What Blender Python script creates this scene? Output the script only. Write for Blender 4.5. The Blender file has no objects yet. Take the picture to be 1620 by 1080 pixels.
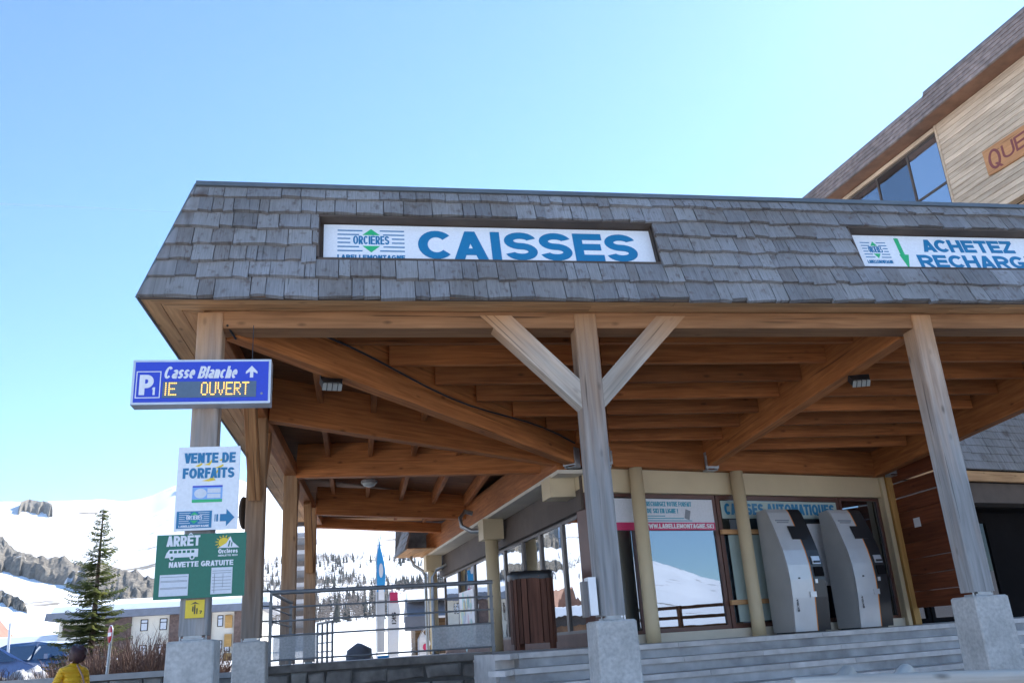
import bpy, bmesh, math, random
from mathutils import Vector, Matrix, noise
R_ = random.Random(7)
V = Vector
rad = math.radians
scene = bpy.context.scene
col = scene.collection

# ------------------------------------------------------------------ camera
F_PX = 1375.0
def cam_axes():
    cz = V((553-810, -3400-540, F_PX)).normalized()
    vx = V((8500-810, 543-540, F_PX))
    cx = (vx - cz*vx.dot(cz)).normalized()
    cy = cz.cross(cx)
    if cy.z < 0: cy = -cy
    return cx, cy, cz          # world X, Y, Z seen in camera frame (x right, y down, z forward)
_ax, _ay, _az = cam_axes()
EYE = V((0, 0, 1.6))
cam_d = bpy.data.cameras.new('camera')
cam = bpy.data.objects.new('camera', cam_d); col.objects.link(cam)
cam_d.sensor_width = 36; cam_d.lens = F_PX/1620*36
cam_d.clip_start = 0.1; cam_d.clip_end = 20000
cam.matrix_world = Matrix(((_ax.x, -_ax.y, -_ax.z, EYE.x), (_ay.x, -_ay.y, -_ay.z, EYE.y), (_az.x, -_az.y, -_az.z, EYE.z), (0, 0, 0, 1)))
scene.camera = cam

# ------------------------------------------------------------------ sky, sun, exposure
SUN_AZ, SUN_EL = 43.0, 39.0         # azimuth clockwise from +Y
w = bpy.data.worlds.new('World'); scene.world = w; w.use_nodes = True
nt = w.node_tree; nt.nodes.clear()
sky = nt.nodes.new('ShaderNodeTexSky'); sky.sky_type = 'NISHITA'; sky.sun_disc = False
sky.sun_elevation = rad(SUN_EL); sky.sun_rotation = rad(SUN_AZ)
sky.altitude = 1800; sky.air_density = 1.0; sky.dust_density = 0.28; sky.ozone_density = 1.0
bg = nt.nodes.new('ShaderNodeBackground'); bg.inputs[1].default_value = 0.106
wo = nt.nodes.new('ShaderNodeOutputWorld')
tint = nt.nodes.new('ShaderNodeMix'); tint.data_type = 'RGBA'; tint.blend_type = 'MULTIPLY'; tint.inputs['Factor'].default_value = 1.0
tint.inputs[7].default_value = (.73, .95, 1.08, 1)      # the camera's cool white balance
nt.links.new(sky.outputs[0], tint.inputs[6]); nt.links.new(tint.outputs[2], bg.inputs[0]); nt.links.new(bg.outputs[0], wo.inputs[0])
sd = bpy.data.lights.new('sun', 'SUN'); sd.energy = 4.0; sd.angle = rad(0.53); sd.color = (1, .96, .9)
so = bpy.data.objects.new('sun', sd); col.objects.link(so)
sdir = V((math.sin(rad(SUN_AZ))*math.cos(rad(SUN_EL)), math.cos(rad(SUN_AZ))*math.cos(rad(SUN_EL)), math.sin(rad(SUN_EL))))
so.rotation_euler = sdir.to_track_quat('Z', 'Y').to_euler()
so.location = (10, 20, 30)
vs = scene.view_settings
vs.view_transform = 'Standard'; vs.look = 'None'; vs.gamma = 1; vs.exposure = 1.52; vs.use_curve_mapping = False
scene.cycles.max_bounces = 8; scene.cycles.diffuse_bounces = 5
scene.cycles.sample_clamp_indirect = 8

# ------------------------------------------------------------------ helpers
WM = {}
def link(o, Mw=None, parent=None):
    col.objects.link(o)
    Mw = Mw or Matrix.Identity(4)
    o.matrix_basis = Mw
    WM[o] = Mw
    if parent is not None:
        o.parent = parent
        o.matrix_parent_inverse = WM[parent].inverted()
    return o
def tag(o, label=None, cat=None, group=None, kind=None):
    if label: o['label'] = label
    if cat: o['category'] = cat
    if group: o['group'] = group
    if kind: o['kind'] = kind
    return o
def empty(name, loc, label=None, cat=None, group=None, kind=None):
    o = bpy.data.objects.new(name, None); o.empty_display_size = .2
    link(o, Matrix.Translation(V(loc)))
    return tag(o, label, cat, group, kind)

class MB:
    def __init__(s): s.v = []; s.f = []; s.sm = []
    def add(s, vs, fs, M=None, smooth=False):
        n = len(s.v)
        for p in vs:
            p = V(p); s.v.append(M @ p if M else p)
        for f in fs: s.f.append([n+i for i in f]); s.sm.append(smooth)
        return s
    def box(s, a, b, M=None):
        (x0, y0, z0), (x1, y1, z1) = a, b
        return s.add([(x0,y0,z0),(x1,y0,z0),(x1,y1,z0),(x0,y1,z0),(x0,y0,z1),(x1,y0,z1),(x1,y1,z1),(x0,y1,z1)],
              [(0,3,2,1),(4,5,6,7),(0,1,5,4),(1,2,6,5),(2,3,7,6),(3,0,4,7)], M)
    def prism(s, pts, h0, h1, axis='z', M=None, smooth=False):
        """polygon pts (a,b) extruded along axis between h0 and h1"""
        n = len(pts)
        def P(a, b, h):
            return {'z': (a, b, h), 'y': (a, h, b), 'x': (h, a, b)}[axis]
        v = [P(a, b, h0) for a, b in pts] + [P(a, b, h1) for a, b in pts]
        f = [tuple(range(n)), tuple(range(2*n-1, n-1, -1))]
        for i in range(n):
            j = (i+1) % n; f.append((i, i+n, j+n, j))
        return s.add(v, f, M, smooth)
    def tube(s, pts, r, seg=8, M=None, caps=True, smooth=True):
        pts = [V(p) for p in pts]
        rr = r if isinstance(r, (list, tuple)) else [r]*len(pts)
        rings = []
        for i, p in enumerate(pts):
            t = (pts[min(i+1, len(pts)-1)] - pts[max(i-1, 0)]).normalized()
            up = V((0, 0, 1)) if abs(t.z) < .95 else V((1, 0, 0))
            a = t.cross(up).normalized(); b = a.cross(t)
            rings.append([p + (a*math.cos(k*2*math.pi/seg) + b*math.sin(k*2*math.pi/seg))*rr[i] for k in range(seg)])
        v = [q for g in rings for q in g]; f = []
        for i in range(len(pts)-1):
            for k in range(seg):
                f.append((i*seg+k, i*seg+(k+1) % seg, (i+1)*seg+(k+1) % seg, (i+1)*seg+k))
        s.add(v, f, M, smooth)
        if caps:
            n = len(pts)
            s.add(rings[0], [tuple(range(seg))], M); s.add(rings[-1], [tuple(range(seg-1, -1, -1))], M)
        return s
    def lathe(s, prof, seg=16, M=None, smooth=True):
        v = []; f = []
        for r, z in prof:
            for k in range(seg):
                a = k*2*math.pi/seg; v.append((r*math.cos(a), r*math.sin(a), z))
        for i in range(len(prof)-1):
            for k in range(seg):
                f.append((i*seg+k, i*seg+(k+1) % seg, (i+1)*seg+(k+1) % seg, (i+1)*seg+k))
        f.append(tuple(range(seg-1, -1, -1))); f.append(tuple(range((len(prof)-1)*seg, len(prof)*seg)))
        return s.add(v, f, M, smooth)
    def mesh(s, name, mats, mi=None):
        me = bpy.data.meshes.new(name)
        me.from_pydata([tuple(p) for p in s.v], [], s.f)
        for m in (mats if isinstance(mats, (list, tuple)) else [mats]): me.materials.append(m)
        if any(s.sm): me.polygons.foreach_set('use_smooth', s.sm)
        if mi: me.polygons.foreach_set('material_index', mi)
        me.update(); return me
    def build(s, name, mat, parent=None, M=None, fix=False, **kw):
        me = s.mesh(name, mat)
        if fix:
            bm = bmesh.new(); bm.from_mesh(me); bmesh.ops.recalc_face_normals(bm, faces=bm.faces); bm.to_mesh(me); bm.free()
        o = bpy.data.objects.new(name, me)
        link(o, M, parent)
        return tag(o, **kw)

def frame_x(p0, p1, up=(0, 0, 1)):
    """matrix with local X from p0 to p1"""
    p0 = V(p0); p1 = V(p1); x = (p1-p0).normalized(); up = V(up)
    y = up.cross(x)
    if y.length < 1e-4: y = V((0, 1, 0)).cross(x) if abs(x.y) < .9 else V((1, 0, 0)).cross(x)
    y.normalize(); z = x.cross(y)
    return Matrix(((x.x, y.x, z.x, p0.x), (x.y, y.y, z.y, p0.y), (x.z, y.z, z.z, p0.z), (0, 0, 0, 1)))
def frame_rot(o, yaw=0, tilt=0):
    return Matrix.Translation(V(o)) @ Matrix.Rotation(yaw, 4, 'Z') @ Matrix.Rotation(tilt, 4, 'X')

def beam(name, p0, p1, wd, h, mat, parent, up=(0, 0, 1), c=.008, anchor='bottom', **kw):
    """timber with its own local X along the grain; p0-p1 is the bottom centre line (or the axis)"""
    L = (V(p1)-V(p0)).length
    z0, z1 = (0, h) if anchor == 'bottom' else (-h/2, h/2)
    a = wd/2
    pts = [(-a+c, z0), (a-c, z0), (a, z0+c), (a, z1-c), (a-c, z1), (-a+c, z1), (-a, z1-c), (-a, z0+c)]
    m = MB(); m.prism(pts, 0, L, 'x')
    return m.build(name, mat, parent, frame_x(p0, p1, up), fix=True, **kw)

# ------------------------------------------------------------------ materials
def nmat(name):
    m = bpy.data.materials.new(name); m.use_nodes = True
    n = m.node_tree.nodes; l = m.node_tree.links
    b = n['Principled BSDF']
    return m, n, l, b
def N(n, t, **kw):
    x = n.new(t)
    for k, v in kw.items():
        if k.startswith('i_'): x.inputs[int(k[2:])].default_value = v
        else: setattr(x, k, v)
    return x
def ramp(n, stops):
    r = n.new('ShaderNodeValToRGB'); e = r.color_ramp.elements
    while len(e) < len(stops): e.new(.5)
    for i, (p, c) in enumerate(stops): e[i].position = p; e[i].color = (*c, 1)
    return r
def mixc(n, l, fac, a, b, mode='MIX'):
    x = n.new('ShaderNodeMix'); x.data_type = 'RGBA'; x.blend_type = mode
    for sock, v in ((x.inputs['Factor'], fac), (x.inputs[6], a), (x.inputs[7], b)):
        if hasattr(v, 'is_output'): l.new(v, sock)
        else: sock.default_value = v if not isinstance(v, tuple) else (*v, 1)[:4]
    return x.outputs[2]
def coords(n, l, scale, kind='Object', rnd=True):
    tc = n.new('ShaderNodeTexCoord'); mp = n.new('ShaderNodeMapping')
    l.new(tc.outputs[kind], mp.inputs[0]); mp.inputs[3].default_value = scale
    if rnd:
        oi = n.new('ShaderNodeObjectInfo'); mu = n.new('ShaderNodeMath'); mu.operation = 'MULTIPLY'; mu.inputs[1].default_value = 37.0
        l.new(oi.outputs['Random'], mu.inputs[0]); cb = n.new('ShaderNodeCombineXYZ')
        for i in range(3): l.new(mu.outputs[0], cb.inputs[i])
        l.new(cb.outputs[0], mp.inputs[1])
    return mp.outputs[0]
def bump(n, l, b, h, s=.2, d=.01):
    bp = n.new('ShaderNodeBump'); bp.inputs['Strength'].default_value = s; bp.inputs['Distance'].default_value = d
    l.new(h, bp.inputs['Height']); l.new(bp.outputs[0], b.inputs['Normal'])
def plain(name, c, rough=.6, var=.12, scale=6., metal=0., bmp=.1, spec=.5):
    m, n, l, b = nmat(name)
    co = coords(n, l, (scale,)*3)
    nz = N(n, 'ShaderNodeTexNoise'); nz.inputs['Scale'].default_value = 1.0; nz.inputs['Detail'].default_value = 6
    l.new(co, nz.inputs['Vector'])
    r = ramp(n, [(.3, tuple(x*(1-var) for x in c)), (.7, tuple(min(1, x*(1+var)) for x in c))])
    l.new(nz.outputs[0], r.inputs[0])
    co2 = coords(n, l, (scale*.14,)*3); n2 = N(n, 'ShaderNodeTexNoise'); n2.inputs['Scale'].default_value = 1.0; n2.inputs['Detail'].default_value = 5; n2.inputs['Roughness'].default_value = .65; l.new(co2, n2.inputs['Vector'])
    sr = N(n, 'ShaderNodeMapRange'); sr.inputs[1].default_value = .36; sr.inputs[2].default_value = .64; sr.inputs[3].default_value = 1-var*1.1; sr.inputs[4].default_value = 1+var*.35; l.new(n2.outputs[0], sr.inputs[0])
    l.new(mixc(n, l, 1.0, r.outputs[0], sr.outputs[0], 'MULTIPLY'), b.inputs['Base Color'])
    b.inputs['Roughness'].default_value = rough; b.inputs['Metallic'].default_value = metal
    b.inputs['Specular IOR Level'].default_value = spec
    if bmp: bump(n, l, b, nz.outputs[0], bmp)
    return m
def wood(name, dark, light, rough=.65, along=1.0, across=16., rvar=.35, grey=None, g0=0, g1=1, knots=True, top=None):
    """timber: grain along local X; grey = weathered colour that takes over from local x=g1 down to g0"""
    m, n, l, b = nmat(name)
    co = coords(n, l, (along, across, across))
    nz = N(n, 'ShaderNodeTexNoise'); nz.inputs['Detail'].default_value = 8; nz.inputs['Scale'].default_value = 1.6
    nz.inputs['Distortion'].default_value = .6; l.new(co, nz.inputs['Vector'])
    r = ramp(n, [(.28, dark), (.5, tuple((a+c)/2 for a, c in zip(dark, light))), (.72, light)])
    l.new(nz.outputs[0], r.inputs[0]); c = r.outputs[0]
    oi = n.new('ShaderNodeObjectInfo')
    if grey:
        tc = n.new('ShaderNodeTexCoord'); sx = n.new('ShaderNodeSeparateXYZ'); l.new(tc.outputs['Object'], sx.inputs[0])
        co2 = coords(n, l, (1.2, 9, 9)); n2 = N(n, 'ShaderNodeTexNoise'); n2.inputs['Scale'].default_value = 1.2; n2.inputs['Detail'].default_value = 5
        l.new(co2, n2.inputs['Vector'])
        mr = N(n, 'ShaderNodeMapRange'); mr.inputs[1].default_value = g0; mr.inputs[2].default_value = g1
        mr.inputs[3].default_value = 1; mr.inputs[4].default_value = 0; l.new(sx.outputs[0], mr.inputs[0])
        ad = N(n, 'ShaderNodeMath', operation='MULTIPLY_ADD'); l.new(n2.outputs[0], ad.inputs[0]); ad.inputs[1].default_value = .9; 
        sb = N(n, 'ShaderNodeMath', operation='SUBTRACT'); l.new(mr.outputs[0], sb.inputs[0]); sb.inputs[1].default_value = .45
        l.new(sb.outputs[0], ad.inputs[2]); cl = N(n, 'ShaderNodeClamp'); l.new(ad.outputs[0], cl.inputs[0])
        rg = ramp(n, [(.3, tuple(x*.62 for x in grey)), (.7, grey)]); l.new(nz.outputs[0], rg.inputs[0])
        c = mixc(n, l, cl.outputs[0], c, rg.outputs[0])
    if top:
        mt_ = N(n, 'ShaderNodeMapRange'); mt_.inputs[1].default_value = top[0]; mt_.inputs[2].default_value = top[1]; mt_.inputs[4].default_value = .65
        ad2 = N(n, 'ShaderNodeMath', operation='MULTIPLY_ADD'); l.new(nz.outputs[0], ad2.inputs[0]); ad2.inputs[1].default_value = .35; l.new(sx.outputs[0], ad2.inputs[2]); l.new(ad2.outputs[0], mt_.inputs[0])
        c = mixc(n, l, mt_.outputs[0], c, (.50, .24, .09))
    if knots:
        co3 = coords(n, l, (2.2, 5, 5)); vo = N(n, 'ShaderNodeTexVoronoi'); vo.inputs['Scale'].default_value = 1.0; l.new(co3, vo.inputs['Vector'])
        k = N(n, 'ShaderNodeMapRange'); k.inputs[1].default_value = .03; k.inputs[2].default_value = .13; k.inputs[3].default_value = .45; k.inputs[4].default_value = 1
        l.new(vo.outputs['Distance'], k.inputs[0]); c = mixc(n, l, 1.0, c, k.outputs[0], 'MULTIPLY')
    co4 = coords(n, l, (.55, 34, 34)); ck = N(n, 'ShaderNodeTexNoise'); ck.inputs['Scale'].default_value = 1.0; ck.inputs['Detail'].default_value = 3; ck.inputs['Distortion'].default_value = .25; l.new(co4, ck.inputs['Vector'])
    cr = N(n, 'ShaderNodeMapRange'); cr.inputs[1].default_value = .655; cr.inputs[2].default_value = .70; cr.inputs[3].default_value = 1; cr.inputs[4].default_value = .42; l.new(ck.outputs[0], cr.inputs[0])
    c = mixc(n, l, 1.0, c, cr.outputs[0], 'MULTIPLY')
    co5 = coords(n, l, (.7, 1.6, 1.6)); st = N(n, 'ShaderNodeTexNoise'); st.inputs['Scale'].default_value = 1.0; st.inputs['Detail'].default_value = 5; l.new(co5, st.inputs['Vector'])
    sr = N(n, 'ShaderNodeMapRange'); sr.inputs[1].default_value = .35; sr.inputs[2].default_value = .68; sr.inputs[3].default_value = .78; sr.inputs[4].default_value = 1.12; l.new(st.outputs[0], sr.inputs[0])
    c = mixc(n, l, 1.0, c, sr.outputs[0], 'MULTIPLY')
    v = N(n, 'ShaderNodeMapRange'); v.inputs[3].default_value = 1-rvar; v.inputs[4].default_value = 1+rvar*.4; l.new(oi.outputs['Random'], v.inputs[0])
    c = mixc(n, l, 1.0, c, v.outputs[0], 'MULTIPLY')
    l.new(c, b.inputs['Base Color']); b.inputs['Roughness'].default_value = rough; b.inputs['Specular IOR Level'].default_value = .25
    bump(n, l, b, nz.outputs[0], .25, .006)
    return m
def flat(name, c, rough=.5, emit=0., metal=0):
    m, n, l, b = nmat(name)
    co = coords(n, l, (9, 9, 9)); nz = N(n, 'ShaderNodeTexNoise'); nz.inputs['Detail'].default_value = 5; l.new(co, nz.inputs['Vector'])
    r = ramp(n, [(.25, tuple(x*.93 for x in c)), (.75, tuple(min(1, x*1.05) for x in c))]); l.new(nz.outputs[0], r.inputs[0])
    l.new(r.outputs[0], b.inputs['Base Color'])
    b.inputs['Roughness'].default_value = rough; b.inputs['Metallic'].default_value = metal
    if emit: b.inputs['Emission Color'].default_value = (*c, 1); b.inputs['Emission Strength'].default_value = emit
    return m
def glass_refl(name, tint=(.5, .52, .55), inner=(.012, .014, .016), wave=0., fac=.5):
    """solar-control glass: strong mirror reflection over a dark room"""
    m, n, l, b = nmat(name)
    n.remove(b); out = n['Material Output']
    g = n.new('ShaderNodeBsdfGlossy'); g.inputs['Color'].default_value = (*tint, 1); g.inputs['Roughness'].default_value = .012
    d = n.new('ShaderNodeBsdfDiffuse'); d.inputs['Color'].default_value = (*inner, 1)
    mx = n.new('ShaderNodeMixShader'); mx.inputs[0].default_value = fac
    l.new(d.outputs[0], mx.inputs[1]); l.new(g.outputs[0], mx.inputs[2]); l.new(mx.outputs[0], out.inputs[0])
    co = coords(n, l, (1, 1, 1)); nz = N(n, 'ShaderNodeTexNoise'); nz.inputs['Scale'].default_value = 1.7; nz.inputs['Detail'].default_value = 2
    l.new(co, nz.inputs['Vector'])
    bp = n.new('ShaderNodeBump'); bp.inputs['Strength'].default_value = wave; bp.inputs['Distance'].default_value = .02
    l.new(nz.outputs[0], bp.inputs['Height']); l.new(bp.outputs[0], g.inputs['Normal'])
    return m

def shingle_mat(name, tones, streak=True):
    m, n, l, b = nmat(name)
    oi = n.new('ShaderNodeObjectInfo')
    r = ramp(n, [(i/(len(tones)-1), t) for i, t in enumerate(tones)]); l.new(oi.outputs['Random'], r.inputs[0])
    co = coords(n, l, (22, 1.4, 4)); nz = N(n, 'ShaderNodeTexNoise'); nz.inputs['Scale'].default_value = 1.0; nz.inputs['Detail'].default_value = 7
    l.new(co, nz.inputs['Vector'])
    s = N(n, 'ShaderNodeMapRange'); s.inputs[1].default_value = .3; s.inputs[2].default_value = .7; s.inputs[3].default_value = .76; s.inputs[4].default_value = 1.14
    l.new(nz.outputs[0], s.inputs[0])
    c = mixc(n, l, 1.0, r.outputs[0], s.outputs[0], 'MULTIPLY')
    co2 = coords(n, l, (3, 2, 3)); n2 = N(n, 'ShaderNodeTexNoise'); n2.inputs['Scale'].default_value = 1.4; n2.inputs['Detail'].default_value = 4; l.new(co2, n2.inputs['Vector'])
    k = N(n, 'ShaderNodeMapRange'); k.inputs[1].default_value = .56; k.inputs[2].default_value = .74; k.inputs[4].default_value = .75; l.new(n2.outputs[0], k.inputs[0])
    c = mixc(n, l, k.outputs[0], c, (.11, .075, .06))
    co4 = coords(n, l, (13, .5, 2)); ck = N(n, 'ShaderNodeTexNoise'); ck.inputs['Scale'].default_value = 1.0; ck.inputs['Detail'].default_value = 2; l.new(co4, ck.inputs['Vector'])
    cr = N(n, 'ShaderNodeMapRange'); cr.inputs[1].default_value = .67; cr.inputs[2].default_value = .71; cr.inputs[3].default_value = 1; cr.inputs[4].default_value = .5; l.new(ck.outputs[0], cr.inputs[0])
    c = mixc(n, l, 1.0, c, cr.outputs[0], 'MULTIPLY')
    geo = n.new('ShaderNodeNewGeometry'); ws = N(n, 'ShaderNodeTexNoise'); ws.inputs['Scale'].default_value = 1.3; ws.inputs['Detail'].default_value = 6; l.new(geo.outputs['Position'], ws.inputs['Vector'])
    wr = ramp(n, [(.36, (.84, .83, .82)), (.6, (1.04, 1.05, 1.07)), (.75, (1.16, 1.19, 1.23))]); l.new(ws.outputs[0], wr.inputs[0])
    c = mixc(n, l, 1.0, c, wr.outputs[0], 'MULTIPLY')
    l.new(c, b.inputs['Base Color']); b.inputs['Roughness'].default_value = .7; b.inputs['Specular IOR Level'].default_value = .3
    bump(n, l, b, nz.outputs[0], .22, .005)
    return m

M = {}
M['shingle'] = shingle_mat('weathered_shingle', [(.19, .185, .185), (.235, .23, .23), (.275, .27, .27), (.205, .19, .18), (.30, .295, .29), (.25, .24, .235)])
M['shingle_far'] = plain('shingle_far', (.23, .215, .21), .8, .35, 5)
M['shingle_brown'] = plain('shingle_brown', (.30, .22, .18), .8, .3, 5)
M['beam'] = wood('larch_beam', (.33, .105, .028), (.60, .22, .066), rvar=.25)
M['brace_warm'] = wood('larch_brace', (.30, .13, .05), (.54, .28, .12), rvar=.2)
M['joist'] = wood('larch_joist', (.31, .096, .026), (.56, .20, .06), rvar=.35)
M['soffit'] = wood('larch_soffit', (.48, .25, .11), (.72, .42, .20), rvar=.2)
M['fascia'] = wood('larch_fascia', (.25, .115, .048), (.42, .205, .09), rvar=.1)
M['deck'] = wood('deck_board', (.20, .075, .028), (.34, .14, .052), across=7)
M['post'] = wood('weathered_post', (.33, .17, .08), (.58, .36, .20), rvar=.12, grey=(.37, .36, .35), g0=1.0, g1=3.2, top=(2.5, 3.0))
M['post_warm'] = wood('post_warm', (.30, .15, .065), (.55, .31, .15), rvar=.2, grey=(.40, .34, .29), g0=-.2, g1=1.9)
M['brace'] = wood('weathered_brace', (.36, .18, .08), (.60, .37, .20), rvar=.1, grey=(.56, .48, .40), g0=.3, g1=1.9, top=(.95, 1.45))
M['screen'] = wood('stained_plank', (.13, .035, .015), (.24, .07, .028), rvar=.3)
M['ochre'] = wood('ochre_post', (.45, .24, .07), (.62, .36, .12), rvar=.1)
M['bin_wood'] = wood('bin_plank', (.10, .04, .025), (.20, .085, .055), rvar=.45)
M['siding'] = wood('pale_siding', (.58, .41, .27), (.78, .60, .42), rvar=.16, knots=False)
M['siding_sign'] = wood('orange_board', (.50, .22, .085), (.62, .30, .13), rvar=.05)
M['fascia_brown'] = plain('brown_soffit', (.33, .17, .10), .7, .2, 3)
M['flash'] = plain('grey_flashing', (.16, .18, .19), .45, .1, 4, metal=.4)
M['zinc'] = plain('zinc_pipe', (.35, .37, .38), .4, .12, 5, metal=.7)
M['galv'] = plain('galvanised', (.40, .43, .45), .45, .15, 14, metal=.6)
M['rail'] = plain('railing_steel', (.20, .21, .22), .5, .12, 10, metal=.5)
M['concrete'] = plain('concrete', (.50, .48, .45), .9, .16, 30, bmp=.4)
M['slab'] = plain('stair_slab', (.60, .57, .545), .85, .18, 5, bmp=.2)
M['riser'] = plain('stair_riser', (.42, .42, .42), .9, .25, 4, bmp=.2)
M['grout'] = plain('dark_joint', (.10, .095, .09), .95, .2, 8)
M['stone'] = plain('wall_stone', (.17, .155, .14), .9, .4, 6, bmp=.5)
M['stone_lt'] = plain('wall_stone_light', (.30, .28, .25), .9, .35, 6, bmp=.5)
M['cap'] = plain('wall_cap', (.40, .39, .38), .85, .12, 4)
M['beige'] = plain('cream_paint', (.62, .50, .31), .55, .05, 2, bmp=.03)
M['beige_lt'] = plain('cream_plinth', (.62, .56, .45), .6, .06, 3)
M['brownframe'] = plain('brown_frame', (.12, .05, .035), .4, .15, 3)
M['greyframe'] = plain('grey_frame', (.17, .15, .14), .4, .1, 3)
M['glass'] = glass_refl('window_glass', tint=(.45, .51, .60), wave=.02)
M['glass_w'] = glass_refl('window_glass_wavy', tint=(.78, .8, .82), wave=.10, fac=.75)
M['glass_c'] = glass_refl('chalet_glass', tint=(.85, .88, .95), inner=(.05, .06, .07), wave=.02, fac=.62)
M['frost'] = plain('blind_teal', (.42, .52, .49), .5, .05, 2)
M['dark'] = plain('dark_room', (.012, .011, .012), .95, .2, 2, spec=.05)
M['darkboard'] = plain('dark_fascia', (.09, .065, .05), .7, .2, 3)
M['white'] = flat('white_panel', (.84, .85, .87), .35)
M['paper'] = flat('paper', (.72, .74, .78), .6)
M['blue_txt'] = flat('blue_print', (.012, .19, .38), .4)
M['green_txt'] = flat('green_print', (.03, .48, .18), .4)
M['lime_txt'] = flat('lime_print', (.30, .55, .05), .4)
M['blue_sign'] = flat('blue_sign', (.025, .06, .55), .35)
M['alu'] = plain('aluminium', (.60, .62, .65), .35, .05, 6, metal=.5)
M['white_txt'] = flat('white_print', (.80, .80, .82), .4)
M['led_bg'] = flat('display_grey', (.10, .15, .22), .25)
M['led'] = flat('display_amber', (1.0, .5, .08), .5, emit=1.0)
M['green_sign'] = flat('green_sign', (.008, .16, .10), .4)
M['yellow'] = flat('yellow_print', (.85, .60, .04), .5)
M['pale_blue'] = flat('pale_blue_print', (.25, .45, .80), .4)
M['red_txt'] = flat('magenta_print', (.60, .03, .13), .4)
M['grey_txt'] = flat('grey_print', (.25, .27, .30), .5)
M['teal_txt'] = flat('teal_print', (.06, .35, .48), .5)
M['dark_txt'] = flat('dark_print', (.03, .03, .035), .5)
M['maroon'] = flat('maroon_paint', (.24, .055, .04), .5)
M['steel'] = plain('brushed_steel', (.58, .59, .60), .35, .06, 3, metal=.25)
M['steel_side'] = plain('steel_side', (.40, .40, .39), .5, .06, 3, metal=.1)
M['black'] = plain('black_plastic', (.02, .021, .023), .3, .1, 4)
M['orange_line'] = flat('orange_trim', (.70, .25, .04), .4)
M['lamp_glass'] = flat('lamp_glass', (.36, .36, .33), .3)

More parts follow.
